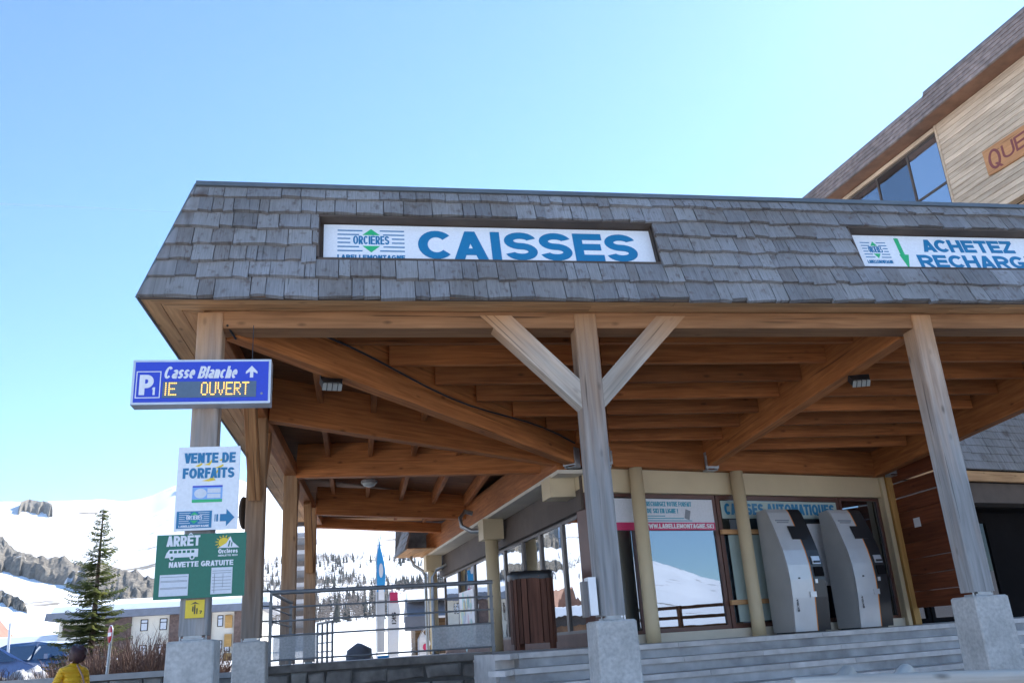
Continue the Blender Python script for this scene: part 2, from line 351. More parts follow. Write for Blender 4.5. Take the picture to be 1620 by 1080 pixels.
# ------------------------------------------------------------------ text and print
def glyph(ch, W, H, t):
    """bold sans letter as a list of polygons (x, z) in a W x H box, stroke t"""
    P = []; th = t*.88; a, b = t/2, W-t/2; lo, hi = th/2, H-th/2; mid = H*.5
    def Hh(x0, x1, y): P.append([(x0, y-th/2), (x1, y-th/2), (x1, y+th/2), (x0, y+th/2)])
    def Vv(x, y0, y1): P.append([(x-t/2, y0), (x+t/2, y0), (x+t/2, y1), (x-t/2, y1)])
    def Dd(x0, y0, x1, y1, k=1.08): q = t*k/2; P.append([(x0-q, y0), (x0+q, y0), (x1+q, y1), (x1-q, y1)])
    def Ar(cx, cy, rx, ry, a0, a1, n=14):
        o = []; i_ = []
        for k in range(n+1):
            g = rad(a0+(a1-a0)*k/n); c, s_ = math.cos(g), math.sin(g)
            o.append((cx+(rx+t/2)*c, cy+(ry+th/2)*s_)); i_.append((cx+(rx-t/2)*c, cy+(ry-th/2)*s_))
        for k in range(n): P.append([o[k], o[k+1], i_[k+1], i_[k]])
    C = W/2; rx = b-C; ry = (hi-lo)/2
    xh = H*.74; xm = (xh-th/2+lo)/2; rx2 = rx; ry2 = (xh-th/2-lo)/2
    if ch in 'EÈÊF':
        Vv(a, 0, H); Hh(t, W, hi); Hh(t, W*.93, mid+.01*H)
        if ch != 'F': Hh(t, W, lo)
        if ch == 'È': P.append([(W*.25, H*1.22), (W*.5, H*1.22), (W*.68, H*1.06), (W*.52, H*1.06)])
        if ch == 'Ê': P.append([(W*.15, H*1.06), (W*.35, H*1.06), (W*.5, H*1.15), (W*.65, H*1.06), (W*.85, H*1.06), (W*.6, H*1.25), (W*.4, H*1.25)])
    elif ch == 'A': Dd(a, 0, C, H); Dd(b, 0, C, H); Hh(W*.24, W*.76, H*.27)
    elif ch == 'C': Ar(C, mid, rx, ry, 42, 318, 22)
    elif ch == 'G': Ar(C, mid, rx, ry, 42, 330, 22); Hh(C, W, H*.43); Vv(b, H*.08, H*.45)
    elif ch == 'O': Ar(C, mid, rx, ry, 0, 360, 28)
    elif ch == 'Q': Ar(C, mid, rx, ry, 0, 360, 28); Dd(b+t*.2, -.04*H, C+t*.1, H*.28)
    elif ch == 'I' or ch == 'l': Vv(C, 0, H)
    elif ch == '1': Vv(W*.62, 0, H); P.append([(W*.62-t/2, H), (W*.62-t/2, H*.8), (W*.1, H*.66), (W*.1, H*.8)])
    elif ch == 'S':
        r1 = (hi-mid)/2; r2 = (mid-lo)/2
        Ar(C, mid+r1, rx, r1, 18, 270, 18); Ar(C, mid-r2, rx, r2, 90, -162, 18)
    elif ch == 'H': Vv(a, 0, H); Vv(b, 0, H); Hh(t, W-t, mid)
    elif ch == 'L': Vv(a, 0, H); Hh(t, W, lo)
    elif ch == 'T': Hh(0, W, hi); Vv(C, 0, H-th)
    elif ch == 'N': Vv(a, 0, H); Vv(b, 0, H); Dd(b-t*.1, 0, a+t*.1, H)
    elif ch == 'M': Vv(a, 0, H); Vv(b, 0, H); Dd(C, H*.12, a+t*.1, H); Dd(C, H*.12, b-t*.1, H)
    elif ch == 'V': Dd(C, 0, a, H); Dd(C, 0, b, H)
    elif ch == 'W': Dd(W*.27, 0, a*.8, H, .9); Dd(W*.27, 0, C, H*.9, .9); Dd(W*.73, 0, C, H*.9, .9); Dd(W*.73, 0, W-a*.8, H, .9)
    elif ch == 'Y': Dd(C, H*.4, a, H); Dd(C, H*.4, b, H); Vv(C, 0, H*.42)
    elif ch == 'Z': Hh(0, W, hi); Hh(0, W, lo); Dd(a+t*.2, th, b-t*.2, H-th)
    elif ch == 'K': Vv(a, 0, H); Dd(b, 0, a+t*.3, H*.5); Dd(a+t*.3, H*.45, b, H)
    elif ch == 'U': Vv(a, H*.35, H); Vv(b, H*.35, H); Ar(C, H*.35, rx, H*.35-lo, 180, 360)
    elif ch in 'DB':
        Vv(a, 0, H)
        if ch == 'D': Hh(t, W*.45, hi); Hh(t, W*.45, lo); Ar(W*.45, mid, b-W*.45, ry, -90, 90, 18)
        else:
            for c0, r0 in (((hi+mid)/2, (hi-mid)/2), ((lo+mid)/2, (mid-lo)/2)): Ar(W*.5, c0, b-W*.5, r0, -90, 90)
            for y in (hi, mid, lo): Hh(t, W*.5, y)
    elif ch in 'PR':
        Vv(a, 0, H); m2 = H*.45; Hh(t, W*.5, hi); Hh(t, W*.5, m2); Ar(W*.5, (hi+m2)/2, b-W*.5, (hi-m2)/2, -90, 90)
        if ch == 'R': Dd(b, 0, W*.48, m2)
    elif ch == '.': Vv(C, 0, t)
    elif ch == '!': Vv(C, 0, t); Vv(C, H*.3, H)
    elif ch == '0' : Ar(C, mid, rx, ry, 0, 360, 24)
    elif ch == '7': Hh(0, W, hi); Dd(W*.3, 0, b, H-th)
    elif ch == '8':
        r1 = (hi-mid)/2; Ar(C, mid+r1, rx*.92, r1, 0, 360, 20); Ar(C, mid-r1, rx, r1, 0, 360, 20)
    elif ch == '5': Hh(a, W, hi); Vv(a, mid, H-th); Ar(C*.8, H*.33, b-C*.8, H*.33-lo, -140, 100)
    elif ch == 'c': Ar(C, xm, rx2, ry2, 45, 315, 18)
    elif ch in 'eè':
        Ar(C, xm, rx2, ry2, 0, 310, 20); Hh(a, W-a*.2, xm)
        if ch == 'è': P.append([(W*.2, H*1.02), (W*.45, H*1.02), (W*.62, H*.84), (W*.45, H*.84)])
    elif ch == 'a': Ar(C, xh*.31, rx2, xh*.31-th/2, 0, 360, 18); Vv(b, 0, xh*.70); Ar(C, xh*.68, rx2, xh*.32-th/2, 0, 155)
    elif ch == 's':
        m2 = xh/2; r1 = (xh-th/2-m2)/2; Ar(C, m2+r1, rx2, r1, 20, 270); Ar(C, m2-r1, rx2, r1, 90, -160)
    elif ch in 'nh': Vv(a, 0, xh if ch == 'n' else H); Vv(b, 0, xh*.62); Ar(C, xh*.62, rx2, xh*.38-th/2, 0, 180)
    elif ch == 'r': Vv(a, 0, xh); Ar(W*.75, xh*.6, W*.75-a, xh*.4-th/2, 75, 180)
    elif ch == 'i': Vv(C, 0, xh); Vv(C, H-t, H)
    return P
GW = {'I': .34, '1': .45, '.': .3, '!': .34, 'M': 1.12, 'W': 1.3, ' ': .38, 'l': .32, 'i': .32, 'r': .52, 'c': .72, 'e': .74, 'è': .74, 'a': .74, 's': .70, 'n': .74, 'h': .74, 'E': .84, 'F': .78, 'L': .76, 'O': 1.06, 'Q': 1.06, 'G': 1.02, 'C': 1.0, 'T': .86, 'Z': .84}
def put_text(body, rect, mat, parent, Mw, off=.003, bold=.02, shear=0., name='lettering', stroke=None):
    """bold sans lettering that fills rect = (x0, x1, z0, z1) in the panel frame (x right, z up, facing -y)"""
    x0, x1, z0, z1 = rect; H = z1-z0; gap = .075
    ws = [GW.get(c, .92) for c in body]; tot = sum(ws)+gap*(len(body)-1)
    if len(body) == 1: tot = ws[0]
    tot -= .09*sum(1 for a_, b_ in zip(body, body[1:]) if a_+b_ in ('CA', 'AC', 'AV', 'VE', 'FA', 'AT', 'CH'))
    k = (x1-x0-shear*H)/tot; t = stroke*H if stroke else min(.26*H, .36*k)
    mb = MB(); x = x0; n = 0; body_i = 0
    for c, w_ in zip(body, ws):
        for poly in glyph(c, w_*k, H, t):
            e = .00004*(n % 9); n += 1
            pts = [(x+px+shear*pz, z0+pz) for px, pz in poly]
            m_ = len(pts); ar = sum(pts[i][0]*pts[(i+1) % m_][1]-pts[(i+1) % m_][0]*pts[i][1] for i in range(m_))
            if ar < 0: pts = pts[::-1]
            mb.add([(px, -off-e, pz) for px, pz in pts]+[(px, -off*.1, pz) for px, pz in pts], [tuple(range(m_))]+[((i+1) % m_, i, i+m_, (i+1) % m_+m_) for i in range(m_)])
        x += (w_+gap)*k
        nx_ = body[body_i+1] if body_i+1 < len(body) else ''; body_i += 1
        if c+nx_ in ('CA', 'AC', 'AV', 'VE', 'FA', 'AT', 'CH'): x -= .09*k
    return mb.build(name, mat, parent, Mw)
def put_poly(name, polys, mat, parent, Mw, off=.003, t=.002):
    m = MB()
    for p in polys: m.prism(p, -off, -off+t, 'y')
    return m.build(name, mat, parent, Mw, fix=True)
def rectp(x0, x1, z0, z1): return [(x0, z0), (x1, z0), (x1, z1), (x0, z1)]
def ellipse(cx, cz, rx, rz, n=20, a0=0, a1=360):
    return [(cx+rx*math.cos(rad(a0+(a1-a0)*k/(n if a1-a0 >= 360 else n-1))), cz+rz*math.sin(rad(a0+(a1-a0)*k/(n if a1-a0 >= 360 else n-1)))) for k in range(n)]
def resort_logo(rect, parent, Mw, line_m, txt_m, sub=True, off=.003):
    """diamond between stripes with the resort name"""
    x0, x1, z0, z1 = rect; W = x1-x0; H = z1-z0; zz = lambda f: z0+H*f
    lines = []
    for f in (.97, .83, .69, .55, .41, .27):
        a, b = (.0, 1.0) if f in (.97, .27) else ((.0, .36) if f in (.83, .41) else (0, .2))
        if a == 0 and b == 1.0: segs = [(0, .37), (.63, 1)] 
        elif b == .36: segs = [(0, .32), (.68, 1)]
        else: segs = [(0, .19), (.81, 1)]
        for s in segs: lines.append(rectp(x0+W*s[0], x0+W*s[1], zz(f)-H*.018, zz(f)+H*.018))
    for p_ in lines: put_poly('stripe', [p_], line_m, parent, Mw, off)
    for p_ in ([(x0+W*.37, zz(.82)), (x0+W*.63, zz(.82)), (x0+W*.5, zz(1.03))], [(x0+W*.37, zz(.44)), (x0+W*.5, zz(.22)), (x0+W*.63, zz(.44))]): put_poly('diamond_half', [p_], M['green_txt'], parent, Mw, off)
    put_text('ORCIÈRES', (x0+W*.23, x0+W*.77, zz(.50), zz(.79)), txt_m, parent, Mw, off, .02)
    if sub:
        put_text('LABELLEMONTAGNE', (x0, x1, zz(-.02), zz(.13)), txt_m, parent, Mw, off, .03)

# ================================================================== ground and mountains
def lerp_tab(t, x):
    if x <= t[0][0]: return t[0][1]
    for (a, va), (b, vb) in zip(t, t[1:]):
        if x <= b:
            f = (x-a)/(b-a); return va+(vb-va)*f
    return t[-1][1]
RIDGE = [(-180, 8), (-140, 8), (-90, 9), (-40, 10), (-24, 9.2), (-20.4, 9.42), (-18.8, 9.45), (-17.6, 9.48), (-15.5, 9.58), (-14.3, 9.63), (-13.3, 9.34), (-12.2, 9.9), (-11, 10.54),
         (-8.6, 11.3), (-5.3, 10.2), (-2, 10.4), (4, 10.8), (10, 11), (20, 10), (45, 8), (90, 3), (112, 2.2), (119, 2.6), (124.7, 3.0), (127, 4.0), (129.5, 4.8), (134, 6), (160, 7), (180, 8)]
SPROF = [(0, 0), (40, 0), (120, .03), (300, .14), (500, .27), (800, .43), (1200, .63), (1800, .82), (3000, 1.0), (3600, .93), (5000, .5)]
def ridge(az): return sum(lerp_tab(RIDGE, az+d) for d in (-1.0, -.5, 0, .5, 1.0))/5
def base_z(x, y):
    t = max(0.0, min(1.0, (y-7.5)/27.0)); return 1.5*t if y > 7.5 else 0.0
def ground_z(x, y):
    r = math.hypot(x, y); az = math.degrees(math.atan2(x, y))
    z = base_z(x, y) if r < 45 else base_z(x*45/r, y*45/r)
    e = ridge(az)*lerp_tab(SPROF, r)
    z += r*math.tan(rad(e))
    if r > 60:
        k = min(1, (r-60)/500)
        amp = r*.0045*k*(1.0 if r < 2700 else .35)
        z += amp*(noise.noise(V((x/240, y/240, 1.3)))*1.6+noise.noise(V((x/70, y/70, 4.7)))*.55+noise.noise(V((x/25, y/25, 9.1)))*.18)
    return z
def make_ground():
    azs = [-180+3*i for i in range(51)] + [-27+.3*i for i in range(134)] + [13.2+3*i for i in range(34)] + [115+.5*i for i in range(40)] + [136+3*i for i in range(15)]
    azs = [a for a in azs if a < 179.5]
    rs = [0, 3, 6, 9, 12, 15, 18, 21, 24, 27, 30, 34, 38, 42, 48, 56, 66, 80, 95, 110, 130, 155, 185, 220]
    while rs[-1] < 5000: rs.append(rs[-1]*1.055)
    m = MB(); n = len(azs); v = []
    for r in rs:
        for a in azs:
            x = r*math.sin(rad(a)); y = r*math.cos(rad(a)); v.append((x, y, ground_z(x, y) if r else 0.))
    f = []
    for i in range(len(rs)-1):
        for k in range(n):
            k2 = (k+1) % n
            f.append((i*n+k, (i+1)*n+k, (i+1)*n+k2, i*n+k2))
    m.add(v, f, smooth=True)
    mt, nn, l, b = nmat('snow_and_paving')
    tc = nn.new('ShaderNodeTexCoord'); geo = nn.new('ShaderNodeNewGeometry')
    ln = N(nn, 'ShaderNodeVectorMath', operation='LENGTH'); l.new(geo.outputs['Position'], ln.inputs[0])
    nz = N(nn, 'ShaderNodeTexNoise'); nz.inputs['Scale'].default_value = .12; nz.inputs['Detail'].default_value = 6; l.new(geo.outputs['Position'], nz.inputs['Vector'])
    ma = N(nn, 'ShaderNodeMath', operation='MULTIPLY_ADD'); l.new(nz.outputs[0], ma.inputs[0]); ma.inputs[1].default_value = 26; l.new(ln.outputs['Value'], ma.inputs[2])
    mr = N(nn, 'ShaderNodeMapRange'); mr.inputs[1].default_value = 50; mr.inputs[2].default_value = 53; l.new(ma.outputs[0], mr.inputs[0])
    pv = N(nn, 'ShaderNodeTexNoise'); pv.inputs['Scale'].default_value = 2.5; pv.inputs['Detail'].default_value = 8; l.new(geo.outputs['Position'], pv.inputs['Vector'])
    rp = ramp(nn, [(.3, (.32, .305, .285)), (.7, (.48, .455, .42))]); l.new(pv.outputs[0], rp.inputs[0])
    # bare earth and rock showing through the snow
    mp = nn.new('ShaderNodeMapping'); mp.inputs[3].default_value = (.010, .010, .035); mp.inputs[2].default_value = (0, 0, .5); l.new(geo.outputs['Position'], mp.inputs[0])
    rk = N(nn, 'ShaderNodeTexNoise'); rk.inputs['Scale'].default_value = 1.0; rk.inputs['Detail'].default_value = 9; rk.inputs['Roughness'].default_value = .62; l.new(mp.outputs[0], rk.inputs['Vector'])
    rr = N(nn, 'ShaderNodeMapRange'); rr.inputs[1].default_value = .605; rr.inputs[2].default_value = .64; l.new(rk.outputs[0], rr.inputs[0])
    rc = ramp(nn, [(.3, (.16, .14, .115)), (.7, (.30, .27, .23))])
    r2 = N(nn, 'ShaderNodeTexNoise'); r2.inputs['Scale'].default_value = .09; r2.inputs['Detail'].default_value = 8; l.new(geo.outputs['Position'], r2.inputs['Vector']); l.new(r2.outputs[0], rc.inputs[0])
    sn = mixc(nn, l, rr.outputs[0], (.84, .86, .89), rc.outputs[0])
    c = mixc(nn, l, mr.outputs[0], rp.outputs[0], sn)
    l.new(c, b.inputs['Base Color']); b.inputs['Roughness'].default_value = .85; b.inputs['Specular IOR Level'].default_value = .2
    r3 = N(nn, 'ShaderNodeTexNoise'); r3.inputs['Scale'].default_value = .06; r3.inputs['Detail'].default_value = 10; l.new(geo.outputs['Position'], r3.inputs['Vector'])
    bump(nn, l, b, r3.outputs[0], .5, 1.5)
    return m.build('ground', mt, kind='structure')
make_ground()

def r_at(az, e):
    """distance at which the slope is seen under elevation e"""
    q = max(0, min(.999, e/ridge(az)))
    return lerp_tab([(v_, r_) for r_, v_ in SPROF[1:9]], q)
def rock_band(name, table, height, mat, seed):
    """crag standing out of the snow slope; table = (azimuth, top elevation, bottom elevation)"""
    m = MB(); nu, nv = 110, 16; v = []; f = []
    a0, a1 = table[0][0], table[-1][0]
    for i in range(nu+1):
        a = a0+(a1-a0)*i/nu
        et = lerp_tab([(t[0], t[1]) for t in table], a)+noise.noise(V((a*4.1, 1.7, seed)))*.12; eb = lerp_tab([(t[0], t[2]) for t in table], a)+noise.noise(V((a*5.3, 6.2, seed)))*.16
        for j in range(nv+1):
            s = j/nv; r = r_at(a, eb+(et-eb)*s); x, y = r*math.sin(rad(a)), r*math.cos(rad(a))
            edge = min(1, 5*min(s, 1-s, i/nu*4, (nu-i)/nu*4))
            nz = noise.noise(V((a*1.1, s*1.6, seed)))*.5+noise.noise(V((a*2.6, s*4, seed+5)))*.3+noise.noise(V((a*6, s*9, seed+9)))*.16
            h = height*r/1000*(edge*(.7+.7*nz)) - (height*r/1000*.35 if edge == 0 else 0)
            v.append((x, y, ground_z(x, y)+h))
    for i in range(nu):
        for j in range(nv):
            q = i*(nv+1)+j; f.append((q, q+nv+1, q+nv+2, q+1))
    m.add(v, f, smooth=False)
    return m.build(name, mat, kind='structure')
def rock_mat():
    mt, n, l, b = nmat('mountain_rock'); geo = n.new('ShaderNodeNewGeometry')
    z = N(n, 'ShaderNodeTexNoise'); z.inputs['Scale'].default_value = .09; z.inputs['Roughness'].default_value = .68; z.inputs['Detail'].default_value = 9; l.new(geo.outputs['Position'], z.inputs['Vector'])
    r = ramp(n, [(.34, (.10, .088, .075)), (.5, (.20, .175, .14)), (.66, (.32, .28, .22))]); l.new(z.outputs[0], r.inputs[0]); 
    s = N(n, 'ShaderNodeTexNoise'); s.inputs['Scale'].default_value = .022; s.inputs['Detail'].default_value = 7; l.new(geo.outputs['Position'], s.inputs['Vector'])
    k = N(n, 'ShaderNodeMapRange'); k.inputs[1].default_value = .68; k.inputs[2].default_value = .70; l.new(s.outputs[0], k.inputs[0])
    c = mixc(n, l, k.outputs[0], r.outputs[0], (.8, .82, .85))
    l.new(c, b.inputs['Base Color']); b.inputs['Roughness'].default_value = .95; bump(n, l, b, z.outputs[0], 1.0, 9)
    return mt
M['rock'] = rock_mat()
rock_band('rock_outcrop', [(-24, 7.2, 5.6), (-20.07, 7.0, 5.7), (-18.1, 6.2, 5.3), (-16, 6.0, 4.4), (-13.8, 5.4, 3.7), (-12, 4.8, 3.2), (-9.8, 4.3, 3.5)], 16, M['rock'], 3)
rock_band('rock_outcrop', [(-13.6, 3.9, 3.4), (-12.9, 4.3, 2.4), (-12.0, 4.2, 2.1), (-11.2, 3.4, 2.5)], 18, M['rock'], 8)
rock_band('rock_outcrop', [(-24, 4.9, 4.3), (-20, 4.5, 4.1), (-18.3, 3.6, 3.4)], 9, M['rock'], 18)
rock_band('rock_outcrop', [(-19.4, 9.0, 8.8), (-18.9, 9.40, 8.9), (-18.4, 9.3, 8.8), (-17.6, 8.9, 8.7)], 9, M['rock'], 12)
rock_band('rock_outcrop', [(-10.5, 10.3, 10.0), (-9.6, 10.75, 10.2), (-8.6, 10.7, 10.4)], 8, M['rock'], 15)

def far_forest():
    rr = random.Random(5); md = MB(); mi = []
    def conifer(p, h, k):
        n0 = len(md.f); w = h*.2
        md.tube([p, p+V((0, 0, h*.3))], h*.02, 4, caps=False, smooth=False)
        for q in range(4):
            z0 = h*(.12+.2*q); z1 = z0+h*.36 if q < 3 else h; r = w*(1-.23*q)
            ring = []
            for j in range(7):
                a = j*2*math.pi/7+q; rj = r*rr.uniform(.6, 1.15); ring.append(p+V((rj*math.cos(a), rj*math.sin(a), z0-h*.04*rr.random())))
            md.add(ring+[p+V((0, 0, z1))], [(j, (j+1) % 7, 7) for j in range(7)])
        mi.extend([0]*(len(md.f)-n0))
    def larch(p, h):
        n0 = len(md.f)
        md.add([p+V((-.12, 0, 0)), p+V((.12, 0, 0)), p+V((0, .12, 0)), p+V((0, 0, h))], [(0, 1, 3), (1, 2, 3), (2, 0, 3)])
        for q in range(26):
            z = h*rr.uniform(.18, .95); a = rr.uniform(0, 6.28); r = h*.17*(1.05-z/h)+.25
            s = p+V((0, 0, z)); e = s+V((r*math.cos(a), r*math.sin(a), h*.03)); t = h*.010
            md.add([s+V((0, 0, -t)), s+V((0, 0, t*1.5)), e+V((0, 0, t)), e+V((-.1, .1, -t))], [(0, 1, 2, 3)])
        mi.extend([1]*(len(md.f)-n0))
    n = 0; tries = 0
    while n < 2600 and tries < 120000:
        tries += 1
        az = rr.uniform(-6.5, 10) if rr.random() < .8 else rr.uniform(-48, -22); r = rr.uniform(380, 1250); x, y = r*math.sin(rad(az)), r*math.cos(rad(az))
        dens = noise.noise(V((x/90, y/160, 7.7)))*.75 + .28
        if r < 560: dens += .12 if az < 4.6 else -.5
        if az > 2.2: dens += .35*(1-abs(r-(980-70*(az-2.2)))/230) - .12
        if r > 1080: dens -= .5
        if 600 < r < 720 and az < 2.5: dens -= .3
        if rr.random() > dens*1.2: continue
        p = V((x, y, ground_z(x, y)-.6)); h = rr.uniform(5, 10.5)
        dark = (az > 2.4 and r > 640 and rr.random() < .7) or rr.random() < .15
        if dark: conifer(p, h, 0)
        else: larch(p, h)
        n += 1
    me = md.mesh('far_forest', [plain('far_conifer', (.085, .088, .078), .95, .4, .3, spec=.1), plain('bare_larch', (.24, .20, .17), .95, .25, .3, spec=.1)], mi)
    o = bpy.data.objects.new('far_forest', me); link(o)
    tag(o, 'bare larches and dark pines scattered over the snowy hillside', 'forest', kind='stuff')
far_forest()

# ================================================================== terrace and stairs
ZT = 1.505
WD = V((math.cos(rad(16.28)), math.sin(rad(16.28)), 0)); W0 = V((4.18, 12.6, 0)); WN = V((WD.y, -WD.x, 0))   # ticket wall: direction, origin, outward normal
def wp(t, z, out=0.): return W0+WD*t+WN*out+V((0, 0, z))
SDr = V((-.0973, .9953, 0)); S0 = V((3.283, 12.4, 0)); SN = V((-.9953, -.0973, 0))                              # side wall
def sp(s, z, out=0.): return S0+SDr*s+SN*out+V((0, 0, z))
SA = rad(12.0); TD = V((math.cos(SA), math.sin(SA), 0)); TN = V((TD.y, -TD.x, 0)); T0 = V((3.6, 11.3, 0))         # stairs
def tp(t, z, out=0.): return T0+TD*t+TN*out+V((0, 0, z))
m = MB()
pl = [tp(-1.95, 0, -.2), tp(9.5, 0, -.2), V((15, 22, 0)), V((5, 24, 0)), V((-1.4, 24, 0)), V((-1.15, 12.35, 0)), V((1.5, 12.35, 0))]
m.prism([(p.x, p.y) for p in pl], 0.2, ZT, 'z'); m.build('terrace', M['slab'], kind='structure', fix=True)
stairs = empty('stairs', tp(3, 0, 1), kind='structure')
NST = 9; RIS = ZT/NST; TRD = .34
for k in range(NST):
    zt = ZT-RIS*k; out = TRD*k; tl = -1.72-.20*k
    tr = 7.8; n = 8; xs = [tl+(tr-tl)*i/n+(R_.uniform(-.2, .2) if 0 < i < n else 0) for i in range(n+1)]
    fr = Matrix(((TD.x, -TN.x, 0, 0), (TD.y, -TN.y, 0, 0), (0, 0, 1, 0), (0, 0, 0, 1)))
    for i in range(n):
        Mw = Matrix.Translation(tp(0, zt, out)) @ fr
        mb = MB(); e = R_.uniform(-.002, .002)
        mb.box((xs[i]+.003, -.0+e, -.062), (xs[i+1]-.003, TRD+.07, R_.uniform(-.002, .001)), None)
        mb.build('slab', M['slab'], stairs, Mw)
    # return of the nosing at the left end, towards the wall
    a = tp(tl, 0, out); b = a+V((-.17, -.38, 0)); c = b+V((-.16, .2, 0)); d = tp(tl, 0, out-.40)
    mb = MB(); mb.prism([(p.x, p.y) for p in (b, a-TD*.004, d-TD*.004, c)], zt-.062, zt-.001, 'z'); mb.build('slab', M['slab'], stairs, fix=True)
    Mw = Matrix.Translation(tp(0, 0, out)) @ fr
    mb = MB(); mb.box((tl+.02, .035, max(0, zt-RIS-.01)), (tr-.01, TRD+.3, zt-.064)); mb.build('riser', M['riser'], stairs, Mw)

def stone_wall(name, label, p0, p1, z0, z1, thick, mats, cap_m, rows, avg, seed, capo=.03, cat='wall'):
    rr = random.Random(seed); p0 = V(p0); p1 = V(p1); L = (p1-p0).length
    root = empty(name, ((p0+p1)/2).to_tuple()[:2]+(z0,), label, cat)
    Mw = frame_x(p0, p1)
    mb = MB(); mb.box((0.02, .03, z0), (L-.02, thick, z1-.09)); mb.build('core', M['grout'], root, Mw)
    x = 0
    mb = MB(); mb.box((-.02, -capo, z1-.09), (L+.02, thick+capo, z1)); mb.build('capstone', cap_m, root, Mw)
    zz = [z0+(z1-.095-z0)*i/rows for i in range(rows+1)]
    for i in range(rows):
        x = 0
        while x < L-.05:
            wd = min(avg*rr.uniform(.6, 1.5), L-x)
            if L-x-wd < .12: wd = L-x
            g = .012; a, b2 = x+g, x+wd-g; c, d = zz[i]+g+rr.uniform(-.01, .02), zz[i+1]-g+rr.uniform(-.02, .01); y = -rr.uniform(0, .03); q = .022
            j = lambda s=.02: rr.uniform(-s, s)
            o4 = [(a+j(), c+j()), (b2+j(), c+j()), (b2+j(), d+j()), (a+j(), d+j())]
            mb = MB(); cx, cz = (a+b2)/2, (c+d)/2
            v = [(px, .05, pz) for px, pz in o4]+[(px, y+q, pz) for px, pz in o4]+[(px+(cx-px)*.16, y+j(.008), pz+(cz-pz)*.2) for px, pz in o4]
            f = [(8, 9, 10, 11)]+[(r_*4+k, r_*4+(k+1) % 4, r_*4+4+(k+1) % 4, r_*4+4+k) for r_ in (0, 1) for k in range(4)]
            mb.add(v, f); mb.build('stone', mats[rr.randrange(len(mats))], root, Mw); x += wd
    return root
stone_wall('stone_wall', 'dark rubble stone wall below the metal railing beside the stairs', (-1.15, 12.15, 0), (1.75, 12.15, 0), 0, 1.535, .3, [M['stone'], M['stone'], M['stone_lt']], M['stone'], 7, .34, 3)
stone_wall('low_wall', 'low pale stone wall with flat cap behind the person in yellow', (-13, 15.6, 0), (-3.12, 16.0, 0), .35, 1.56, .35, [M['stone_lt'], M['stone_lt'], M['stone']], M['cap'], 5, .36, 6)
stone_wall('low_wall', 'short stone wall with pale cap seen behind the corner plinth', (-3.0, 17.6, 0), (-1.9, 17.6, 0), .45, 1.45, .35, [M['stone_lt'], M['stone_lt'], M['stone']], M['cap'], 4, .36, 9)

# ================================================================== canopy
EX, EY, EZ = -1.86, 7.43, 4.65          # eave corner
XR = 9.5                                # right end of the front
MS, MH = .36, 1.32                      # mansard run and rise
BACK = 21.3; LS = .0265                 # left eave drifts right with depth
def leftx(y): return EX+LS*(y-EY)
def zbf(y): return 4.48-.104*(y-7.8)
def zbl(x): return 4.48-.104*(x+1.3)
canopy = empty('entrance_canopy', (2.2, 7.8, 0), 'large timber entrance canopy with grey shingled mansard edge on wooden posts', 'canopy')
SL = math.hypot(MS, MH)
FU = V((0, MS, MH)).normalized(); FN = V((0, -MH, MS)).normalized()
def fp(x, u, out=0.): return V((x, EY, EZ))+FU*u+FN*out
FM = Matrix(((1, FU.x, FN.x, 0), (0, FU.y, FN.y, EY), (0, FU.z, FN.z, EZ), (0, 0, 0, 1)))     # local x, u, out
NICHE = [(-.335, 3.0, .475, .975), (5.225, 9.2, .46, .98)]
# backing boards (front), split around the niches
mb = MB()
def back(x0, x1, u0, u1): mb.box((x0, u0, -.03), (x1, u1, -.002))
xl = EX+.02
mb.prism([(EX+.01, .0), (NICHE[0][0], 0), (NICHE[0][0], SL), (EX+MS+.01, SL)], -.03, -.002, 'z')
back(NICHE[0][1], NICHE[1][0], 0, SL); back(NICHE[1][1], XR, 0, SL)
for a, b, u0, u1 in NICHE: back(a, b, 0, u0-.002); back(a, b, u1+.002, SL)
mb.build('backing_board', M['darkboard'], canopy, FM, fix=True)
